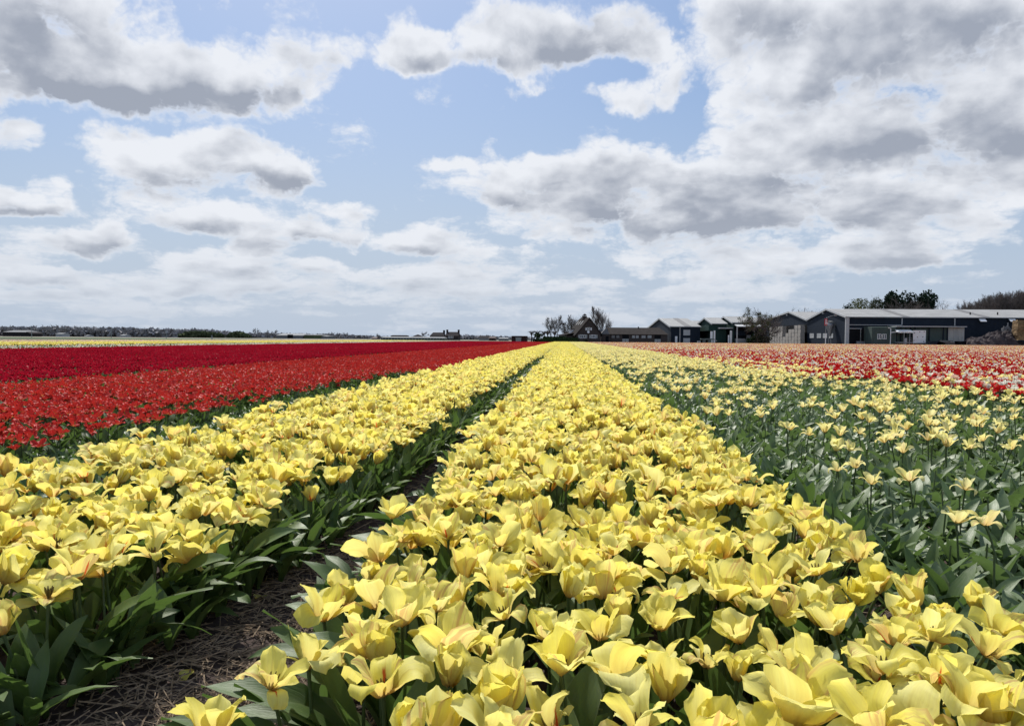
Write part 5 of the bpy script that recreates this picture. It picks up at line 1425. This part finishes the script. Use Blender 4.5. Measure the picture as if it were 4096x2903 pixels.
        blob_mesh(R, pts, B['hedge'], 'foliage', t, 900, .28)
build_farm_left()

# ---- trees
def build_trees():
    R = np.random.default_rng(17)
    def hz(px, py, Y): return Z_(px, py, Y)
    G = 'bare poplars round the farmhouse'
    for (px, py, Y, sp, lab) in ((2207, 1262, 225, .55, 'leftmost bare poplar left of the farmhouse, fan shaped'), (2228, 1256, 228, .42, 'slender bare poplar, second from the left by the farmhouse'),
                                 (2256, 1285, 226, .5, 'short bare poplar between the two taller pairs'), (2276, 1256, 224, .35, 'narrow bare poplar just left of the farmhouse roof'), (2291, 1255, 226, .30, 'narrowest bare poplar close to the farmhouse roof'),
                                 (2373, 1218, 222, .42, 'tallest bare poplar right behind the farmhouse'), (2402, 1226, 224, .42, 'tall bare poplar to the right of the tallest one'), (2430, 1250, 236, .32, 'thin young bare poplar above the barn end'),
                                 (2386, 1262, 226, .5, 'lower bushy bare tree between the two tallest poplars')):
        bare_tree(R, 'bare_poplar', lab, X_(px, Y), Y, hz(px, py, Y), sp, upright=1.3, group=G, depth=5, twig_w=.030)
    for i, px in enumerate((2126, 2148, 2176, 2190, 2218, 2262)):
        Y = 214; t = thing('pollard_tree', ['flat topped pollard, leftmost by the dark cabin', 'flat topped pollard, second from the dark cabin', 'flat topped pollard above the left hedge end', 'flat topped pollard over the middle of the left hedge',
                                          'flat topped pollard between the poplars', 'flat topped pollard nearest the farmhouse'][i], 'tree', (X_(px, Y), Y, 0), 0, 'flat topped pollards left of the farmhouse')
        h = hz(px, 1321, Y); MB().tube([(0, 0, 0), (.05, 0, h * .5), (0, 0, h * .8)], [.2, .16, .12], 6).build('trunk', B['bark'], t)
        c = MB()
        for k in range(46):
            a = R.uniform(0, 6.28); q = R.uniform(.3, 1.5); z1 = h * R.uniform(.82, 1.0)
            b = R.normal(0, .25)
            p = [(0, 0, h * R.uniform(.5, .8)), (cos(a) * q * .6, sin(a) * q * .4, h * .86), (cos(a) * q, sin(a) * q * .5, z1)]
            c.tube(p, [.05, .035, .02], 3, False)
        c.build('crown', B['twig'], t)
    leafy_tree(R, 'round_bush', 'dark rounded bush at the left end of the hedges', X_(2151, 208), 208, hz(2151, 1333, 208), 3.6, B['hedge'], 700, .4, cat='bush', trunk_h=.0)
    leafy_tree(R, 'round_bush', 'low dark bush against the right side of the farmhouse gable', X_(2345, 198.5), 198.5, 1.0, 1.6, B['hedge'], 260, .25, cat='bush', trunk_h=.0)
    # big tree between the shed groups
    Y = 188
    bare_tree(R, 'big_bare_tree', 'large tree with greening crown before the gap between the shed groups', X_(3030, Y), Y, hz(3030, 1219, Y), .95, upright=.5, depth=6, budn=2200, budm=B['bud'], trunks=2, twig_w=.035)
    bare_tree(R, 'big_bare_tree', 'large bare tree joining the greening one on its right', X_(3078, Y + 4), Y + 4, hz(3078, 1224, Y + 4), .95, upright=.5, depth=6, twig_w=.035, trunks=2)
    leafy_tree(R, 'dark_shrub', 'wide dark brown shrub at the foot of the big trees', X_(3062, 189), 189, hz(3062, 1312, 189), 8.5, flat_mat('brown_shrub', (.045, .042, .028), .95, .1, var=.3), 900, .36, cat='bush', trunk_h=-.1, clumps=12)
    leafy_tree(R, 'dark_shrub', 'smaller dark shrub under the greening tree', X_(3020, 191), 191, hz(3020, 1318, 191), 5.0, B['hedge'], 800, .4, cat='bush', trunk_h=-.1, clumps=8)
    # the dark low building behind these trees
    t = thing('low_dark_shed', 'low dark shed half hidden behind the big trees', 'shed', (X_(2960, 215), 215, 0)); L = X_(3062, 215) - X_(2960, 215)
    MB().box(0, L, 0, 10, 0, hz(3010, 1294, 215)).build('wall', B['slate'], t)
    MB().prism([(-.4, hz(3010, 1294, 215)), (10.4, hz(3010, 1294, 215)), (5, hz(3010, 1268, 215))], 'x', -.2, L + .2).build('roof', B['roof'], t)
    # behind the big shed
    for (px, py, lab) in ((3170, 1222, 'bare crown peeping over the left gable roof'), (3222, 1225, 'second bare crown over the left gable roof'), (3300, 1227, 'greenish bare crown over the second gable')):
        Y = 290; bare_tree(R, 'roof_line_tree', lab, X_(px, Y), Y, hz(px, py, Y), .85, upright=.4, depth=6, twig_w=.05, budn=500 if px == 3300 else 120, budm=B['bud'])
    leafy_tree(R, 'small_conifer', 'small dark conifer over the shed roof, leftmost of the dark trees', X_(3378, 270), 270, hz(3378, 1212, 270), 5.5, B['pine'], 900, .7, trunk_h=.4)
    leafy_tree(R, 'willow_tree', 'yellow green willow over the long roof', X_(3436, 262), 262, hz(3436, 1188, 262), 8.5, B['willow'], 2400, .5, trunk_h=.3, clumps=16)
    leafy_tree(R, 'willow_tree', 'duller green tree right of the yellow green willow', X_(3505, 268), 268, hz(3505, 1190, 268), 9.5, flat_mat('dull_green_foliage', (.060, .072, .034), .9, .1, var=.3), 2200, .5, trunk_h=.3, clumps=14)
    bare_tree(R, 'roof_line_tree', 'bare crown between willow and dark pines', X_(3500, 275), 275, hz(3500, 1180, 275), .8, upright=.6, depth=6, twig_w=.05)
    for (px, py, w, lab) in ((3560, 1162, 8.5, 'dark pine, leftmost of the tall group over the roof'), (3640, 1166, 8.0, 'dark pine in the middle of the tall group'), (3690, 1160, 10.5, 'broad dark pine at the right of the tall group')):
        Y = 262; leafy_tree(R, 'dark_pine', lab, X_(px, Y), Y, hz(px, py, Y), w, B['pine'], 3400, .8, 'dark pines behind the long shed', trunk_h=.25, clumps=20)
    for (px, py, lab) in ((3605, 1172, 'dense bare tree between the dark pines'), (3665, 1175, 'dense dark bare tree before the broad pine'), (3585, 1190, 'low bare tree in front of the left pine'), (3740, 1183, 'bare spreading tree right of the pines'), (3790, 1196, 'rightmost bare spreading tree with arching branches')):
        Y = 256; bare_tree(R, 'roof_line_tree', lab, X_(px, Y), Y, hz(px, py, Y), .9, upright=.35, depth=6, twig_w=.06 if px < 3700 else .04)
    # poplar wood at the far right: rising row of many tall trees
    proto = [bare_tree(R, 'grove_tree', 'x', 0, 0, 15, .32, upright=1.6, depth=5, twig_w=.028, group='bare poplar grove over the shed at the far right') for _ in range(4)]
    k = 0
    for row, Y in enumerate((255, 262, 270, 278)):
        for px in np.arange(3835 + row * 6, 4230, 17 if row < 2 else 20):
            q = px + R.uniform(-6, 6); top = np.interp(q, [3830, 3900, 3960, 4030, 4096, 4230], [1218, 1196, 1178, 1162, 1155, 1148]) + R.uniform(-5, 8)
            h = hz(q, top, Y); src = proto[R.integers(4)]
            root = src.copy(); col.objects.link(root)
            for ch in src.children: c = ch.copy(); col.objects.link(c); c.parent = root
            root.location = (X_(q, Y), Y, 0); root.scale = (h / 15,) * 3; root.rotation_euler = (0, 0, R.uniform(0, 6.28))
            root['label'] = 'tall bare brownish tree in the grove rising over the shed roof at the far right'
            k += 1
    for p in proto:
        for ch in list(p.children): bpy.data.objects.remove(ch)
        bpy.data.objects.remove(p)
build_trees()

# ---- soil heap, hay on trailer, car, small things at right
def build_right_yard():
    R = np.random.default_rng(23)
    Y = 184.0
    def heap(name, label, pxs, tops, Yc, dep, mat):
        X0_ = X_(pxs[0], Yc); X1_ = X_(pxs[-1], Yc); nx, ny = 46, 20; V = []
        for j in range(ny):
            v = j / (ny - 1); prof = sin(pi * v) ** .75
            for i in range(nx):
                u = i / (nx - 1); px = pxs[0] + u * (pxs[-1] - pxs[0]); top = Z_(px, np.interp(px, pxs, tops), Yc)
                z = max(0, top) * prof * (1 + .10 * sin(i * .9 + j) + R.normal(0, .05)); V.append((X0_ + (X1_ - X0_) * u + .25 * sin(j * 1.3), Yc - dep / 2 + dep * v + .3 * sin(i * .7), max(z, -.05) if 0 < u < 1 else -.05))
        me = bpy.data.meshes.new(name); c0 = Vector(((X0_ + X1_) / 2, Yc, 0)); me.from_pydata([tuple(Vector(v) - c0) for v in V], [], grid_faces(nx, ny)); me.materials.append(mat)
        o = bpy.data.objects.new(name, me); link(o); o.location = c0; tag(o, label, 'soil heap')
    heap('soil_heap', 'large dark soil heap before the right end of the long shed', [3866, 3872, 3885, 3930, 3955, 3990, 4040, 4062, 4078], [1378, 1362, 1352, 1350, 1334, 1328, 1329, 1350, 1378], 183, 7, B['soilheap'])
    heap('sand_heap', 'pale grey pointed heap peeping over the dark soil heap', [4005, 4012, 4028, 4036, 4056], [1350, 1314, 1311, 1314, 1345], 188, 4, flat_mat('pale_sand', (.14, .14, .145), .95, .1, var=.15))
    # trailer with hay
    Yt = 181.0; xa = X_(4056, Yt); t = thing('hay_trailer', 'dark flat trailer under the tall brown hay stack at the right edge', 'trailer', (xa, Yt, 0))
    W = X_(4200, Yt) - xa; zt = Z_(4075, 1361, Yt)
    MB().box(0, W, -1.2, 1.2, zt - .3, zt).build('bed', B['slate'], t)
    for xx in (1.6, 2.9, W - 2): 
        for yy_ in (-1.25, 1.0): MB().tube([(xx, yy_, .48), (xx, yy_ + .28, .48)], .46, 14).build('wheel', B['tyre'], t)
    MB().box(X_(4084, Yt) - xa, X_(4110, Yt) - xa, -1.3, -1.22, .35, .62).build('marker_board', B['white'], t)
    s = thing('hay_stack', 'tall ragged brown hay stack loaded on the trailer at the right edge', 'hay', (xa, Yt, zt))
    n = 0; zc = 0.01; H = Z_(4075, 1281, Yt) - zt
    for k in range(4):
        for i in range(6):
            a = .15 + i * 1.62 + R.normal(0, .06)
            m = MB().box(a, a + 1.58, -1.1 + R.normal(0, .05), 1.1, zc, zc + H / 4 - .015).build('bale', B['hay'], s)
            me = m.data
            import bmesh
            bm = bmesh.new(); bm.from_mesh(me); bmesh.ops.subdivide_edges(bm, edges=bm.edges[:], cuts=3, use_grid_fill=True)
            for v in bm.verts: v.co += Vector(R.normal(0, .035, 3))
            bm.to_mesh(me); bm.free()
        zc += H / 4
    # dark car by the lean-to
    Yc = 184.5; c = thing('parked_car', 'dark hatchback parked low before the pale sheets of the lean-to', 'car', (X_(3778, Yc), Yc, 0))
    prof = [(-2.0, .35), (2.0, .35), (2.05, .8), (1.75, .95), (1.0, 1.02), (.45, 1.42), (-1.1, 1.45), (-1.7, 1.0), (-2.0, .9)]
    MB().prism([(x, z) for x, z in prof], 'y', -.8, .8).build('body', B['car'], c)
    MB().prism([(-1.35, 1.02), (.75, 1.04), (.35, 1.36), (-1.0, 1.39)], 'y', -.83, .83).build('side_windows', B['glass'], c)
    for xx in (-1.25, 1.25):
        for yy_ in (-.84, .66): 
            w = MB().tube([(xx, yy_, .32), (xx, yy_ + .18, .32)], .32, 14).build('wheel', B['tyre'], c)
    MB().box(1.96, 2.08, -.7, -.4, .66, .8).build('headlight', B['white'], c); MB().box(1.96, 2.08, .4, .7, .66, .8).build('headlight', B['white'], c)
    k = thing('bulb_pallets', 'small stack of striped pallets beside the parked car', 'pallet', (X_(3803, Yc), Yc, 0))
    for i in range(5):
        MB().box(-.35, .35, -.5, .5, .12 + i * .3, .24 + i * .3).build('board', B['curtain'], k); MB().box(-.3, .3, -.45, .45, .0 + i * .3 + .001, .119 + i * .3).build('block', B['slate'], k)
    m = thing('covered_machine', 'low dark covered machine left of the parked car', 'farm machine', (X_(3738, Yc), Yc, 0))
    MB().prism([(-2.2, 0), (2.3, 0), (2.2, .7), (1.0, 1.15), (-1.0, 1.2), (-2.1, .6)], 'y', -.8, .8).build('cover', B['slate'], m)
    for xx in (-1.4, 1.4): MB().tube([(xx, -.84, .25), (xx, -.82 - .12, .25)], .25, 10).build('wheel', B['tyre'], m)
    d = thing('skip_bin', 'dark open bin before the pale sheets right of the car', 'bin', (X_(3842, Yc), Yc, 0))
    MB().prism([(-.85, .05), (.75, .05), (1.0, 1.15), (-1.0, 1.15)], 'y', -.7, .7).build('tub', B['dark'], d); MB().box(-1.08, 1.08, -.76, .76, 1.151, 1.23).build('rim', B['slate'], d)
    MB().box(-.1, .3, -.9, -.72, .1, .35).build('hitch', B['curtain'], d)
    # yard ground and the pale row edge at the field's end
    for (nm, x_a, x_b, ya, yb, z, mt) in (('yard', X_(2380, 190), 200, FIELD_END + 2, 260, .0, M['yard']), ('field_edge_path', 20, 190, FIELD_END + .2, FIELD_END + 1.8, .06, M['pale_path'])):
        me = bpy.data.meshes.new(nm); me.from_pydata([(x_a, ya, z), (x_b, ya, z), (x_b, yb, z), (x_a, yb, z)], [], [(0, 1, 2, 3)]); me.materials.append(mt)
        o = link(bpy.data.objects.new(nm, me)); tag(o, kind='structure')
build_right_yard()

# ---- far left horizon
def build_far():
    R = np.random.default_rng(29)
    def gable_house(name, label, pa, pb, ptop, peave, Y, dep, wall, roof, cat='house', chim=(), axis='x', hip=0.0, group=None):
        xa, xb = X_(pa, Y), X_(pb, Y); w = xb - xa; ze = Z_(pa, peave, Y); zr = Z_(pa, ptop, Y)
        t = thing(name, label, cat, (xa, Y, 0), 0, group)
        MB().box(0, w, 0, dep, -1.2, ze).build('wall', wall, t)
        if axis == 'x':
            MB().poly([(-.3, -.4, ze), (w + .3, -.4, ze), (w + .3, dep + .4, ze), (-.3, dep + .4, ze), (hip * w, dep / 2, zr), (w - hip * w, dep / 2, zr)],
                      [(0, 1, 5, 4), (1, 2, 5), (2, 3, 4, 5), (3, 0, 4), (0, 3, 2, 1)]).build('roof', roof, t)
        else:
            MB().prism([(-.3, ze), (w + .3, ze), (w / 2, zr)], 'y', -.4, dep + .4).build('roof', roof, t)
        for c in chim:
            x = X_(c, Y) - xa; MB().box(x - .5, x + .5, dep / 2 - .5, dep / 2 + .5, zr - 1.0, zr + 1.3).build('chimney', wall, t)
        return t
    gh = gable_house
    t = gh('dark_farmhouse', 'dark distant farmhouse with chimneys, left of the twin pair on the horizon', 1720, 1775, 1329, 1344, 420, 9, B['farroof'], B['farroof'], chim=(1771,), hip=.12)
    t = gh('dark_farmhouse', 'dark distant farmhouse with a chimney at each end, right of the pair', 1782, 1832, 1327, 1343, 415, 9, B['farroof'], B['farroof'], chim=(1784, 1830), hip=.02)
    for px in (1799, 1807): window(t, X_(px, 415) - X_(1782, 415), 0, Z_(1782, 1353, 415), 1.6, 1.6, bars=1)
    gh('pyramid_barn', 'dark barn with a pyramid roof left of the two farmhouses', 1652, 1678, 1337, 1345, 430, 10, B['farroof'], B['farroof'], cat='barn', hip=.45)
    gh('flat_shed', 'flat dark green roofed shed over the pale greenhouse', 1562, 1622, 1340, 1343, 440, 10, B['farroof'], B['farroof'], cat='shed', hip=.03)
    t = gh('greenhouse', 'long low pale greenhouse left of the farmhouses', 1524, 1775, 1346, 1350, 400, 12, B['bluegreen'], B['paleroof'], cat='greenhouse', hip=.01)
    for px in range(1530, 1775, 12):
        MB().box(X_(px, 400) - X_(1524, 400) - .06, X_(px, 400) - X_(1524, 400) + .06, -.08, -.02, .1, Z_(1524, 1350.5, 400)).build('glazing_bar', B['trim'], t)
    gh('black_cabin', 'black red cabin with a grey middle panel before the hedges', 2046, 2106, 1343, 1344, 200, 6, B['rust'], B['dark'], cat='cabin', hip=.01)
    t = thing('cabin_panel_board', 'grey board leaning on the front of the black cabin', 'board', (X_(2071, 199.4), 199.4, 0)); MB().box(-.55, .9, 0, .1, .1, 1.3).build('board', B['galv'], t); MB().box(-.6, .95, -.03, .13, 1.301, 1.38).build('rail', B['trim'], t)
    gh('low_house', 'low grey roofed house right of the dark farmhouses', 1915, 1955, 1342, 1350, 420, 9, B['farwall'], B['farroof'])
    gh('low_house', 'low red roofed house next to the grey one on the horizon', 1956, 1980, 1346, 1352, 400, 9, B['rust'], B['rust'])
    gh('low_house', 'pale low house just left of the black cabin', 1995, 2030, 1350, 1354, 380, 9, B['farwall'], B['paleroof'])
    gh('low_house', 'small brown roofed house left of the round tree on the horizon', 1486, 1505, 1347, 1353, 460, 9, B['rust'], B['rust'])
    t = gh('grey_warehouse', 'wide grey warehouse with pale roof on the left horizon', 1106, 1212, 1333, 1341, 560, 22, B['farwall'], B['paleroof'], cat='warehouse', hip=.02)
    MB().box(X_(1150, 560) - X_(1106, 560), X_(1172, 560) - X_(1106, 560), -.2, 0, .1, 3.0).build('door', B['dark'], t)
    gh('grey_warehouse', 'olive warehouse right of the wide grey one', 1217, 1284, 1337, 1340, 560, 22, B['bush_far'], B['farwall'], cat='warehouse', hip=.02)
    gh('grey_warehouse', 'small pale warehouse at the end of the olive one', 1285, 1306, 1342, 1345, 560, 22, B['farwall'], B['paleroof'], cat='warehouse', hip=.02)
    t = gh('field_barn', 'long dark barn with grey roof at the far left', 12, 102, 1320, 1328, 520, 16, B['farroof'], B['farwall'], cat='barn', hip=.12)
    gh('farm_annex', 'small gabled annex at the right end of the far left barn', 96, 122, 1327, 1334, 515, 12, B['farroof'], B['farroof'], cat='barn', axis='y')
    for i, (px, top, w) in enumerate(((236, 1331, 26), (342, 1339, 10), (488, 1337, 18))):
        gh('far_cottage', ['white cottage before the left wood, widest of three', 'tiny white cottage before the wood, middle one', 'white cottage before the wood, right one of three'][i], px - w / 2, px + w / 2, top, top + 4, 560, 9, B['trim'], B['paleroof'])
    # the wood along the left horizon: one mass, in several depths
    def treeline(name, label, xs, tops, Y, mat, n, leaf, dep=25, base=0, twiggy=False):
        V = []; F = []
        for i in range(n):
            px = R.uniform(xs[0], xs[-1]); top = Z_(px, np.interp(px, xs, tops) + 5 * abs(sin(px * .11) * sin(px * .037)) + R.uniform(0, 3) ** 1.2, Y)
            x = X_(px, Y); q = R.random() ** .6; z = base + (top - base) * q; y = Y + R.uniform(0, dep)
            s = leaf * R.uniform(.5, 1.3)
            if twiggy and q > .7 and R.random() < .7:
                k = len(V); dx = R.normal(0, .35) * s; V += [(x - .10 * s, y, z - s), (x + .10 * s, y, z - s), (x + dx, y, z + s * .8)]; F.append((k, k + 1, k + 2))
            else:
                a = R.normal(0, 1, 3); a /= np.linalg.norm(a); b = np.cross(a, R.normal(0, 1, 3)); b /= np.linalg.norm(b)
                k = len(V); c = np.array([x, y, z]); V += [c - a * s, c + b * s * .8, c + a * s, c - b * s * .8]; F.append((k, k + 1, k + 2, k + 3))
        me = bpy.data.meshes.new(name); me.from_pydata([tuple(v) for v in V], [], F); me.materials.append(mat)
        o = link(bpy.data.objects.new(name, me)); tag(o, label, kind='stuff'); return o
    xs = [-400, 0, 40, 100, 180, 240, 300, 340, 420, 520, 640, 700, 760, 860, 900]
    tops = [1306, 1306, 1306, 1308, 1304, 1307, 1306, 1310, 1308, 1312, 1316, 1318, 1316, 1326, 1335]
    treeline('distant_wood', 'grey brown wood along the left horizon', xs, tops, 660, B['wood_far'], 15000, 2.1, 40, -1, True)
    treeline('horizon_trees', 'low bluish line of trees and roofs along the middle horizon', [850, 1000, 1100, 1300, 1320, 1345, 1400, 1500, 1700, 1850, 1900, 2000, 2130], [1335, 1331, 1333, 1336, 1332, 1337, 1340, 1346, 1350, 1340, 1341, 1347, 1350], 700, B['wood_far'], 9000, 2.0, 40, -1, True)
    treeline('green_thicket', 'dark green thicket before the left wood', [712, 740, 790, 830, 866], [1336, 1326, 1324, 1328, 1338], 560, B['bush_far'], 2600, 1.3, 14, -1)
    treeline('green_thicket', 'second smaller dark green thicket right of the first', [905, 925, 955, 980], [1338, 1327, 1328, 1338], 560, B['bush_far'], 1500, 1.2, 12, -1)
    Y = 600
    for i, px in enumerate((46, 104, 138, 182, 205, 236, 262, 306, 322, 372, 770, 797, 850)):
        top = [1298, 1306, 1300, 1297, 1296, 1296, 1298, 1300, 1300, 1304, 1309, 1311, 1316][i]
        t = bare_tree(R, 'horizon_tree', 'bare round tree standing out over the wood on the left horizon', X_(px, Y), Y, Z_(px, top, Y), .8, mat_t=B['wood_far'], upright=.5, group='bare round trees over the left horizon wood', depth=4, twig_w=.16)
    for i, (px, top) in enumerate(((1022, 1311), (1068, 1316), (960, 1322), (1098, 1318), (1325, 1326), (1355, 1328), (1383, 1329), (1512, 1334), (1700, 1324))):
        lab = ['round bare tree, largest right of the left wood', 'bare tree right of the largest round one', 'small bare tree by the second thicket', 'bare tree just left of the grey warehouse', 'bare tree right of the warehouses', 'second bare tree right of the warehouses',
               'thin bare tree right of the warehouses', 'round bare tree left of the greenhouse', 'slim bare tree left of the dark farmhouses'][i]
        t = bare_tree(R, 'horizon_tree', lab, X_(px, Y), Y, Z_(px, top, Y), .8, mat_t=B['wood_far'], upright=.5, group='bare trees spaced along the horizon', depth=4, twig_w=.16)
    for i, (px, a, b) in enumerate(((127, 1302, 1346), (445, 1309, 1352), (665, 1319, 1352), (848, 1340, 1362))):
        Yp = 300 if i < 3 else 160
        t = thing('utility_pole', ['leftmost thin pole over the far fields', 'second thin pole from the left over the far fields', 'third thin pole from the left over the far fields', 'short pole in the yellow strip at left'][i], 'pole', (X_(px, Yp), Yp, 0), 0)
        MB().tube([(0, 0, 0), (0, 0, Z_(px, a, Yp))], [.14, .07], 6).build('shaft', B['galv'], t); MB().box(-.25, .25, -.05, .05, Z_(px, a, Yp) - .6, Z_(px, a, Yp) - .5).build('crossbar', B['galv'], t)
    # far fields at left as thin sheets: green crop, bare soil, a pale road
    def sheet(nm, quad, z, mt):
        me = bpy.data.meshes.new(nm); me.from_pydata([(x, y, z) for x, y in quad], [], [(0, 1, 2, 3)]); me.materials.append(mt)
        tag(link(bpy.data.objects.new(nm, me)), kind='structure')
    sheet('green_field', [(-600, 215), (10, 215), (10, 330), (-600, 330)], .02, M['green_field'])
    sheet('far_road', [(-900, 335), (10, 335), (10, 352), (-900, 352)], .03, M['pale_path'])
    sheet('pale_field', [(-900, 400), (-20, 400), (-20, 460), (-900, 460)], .02, M['pale_path'])
build_far()
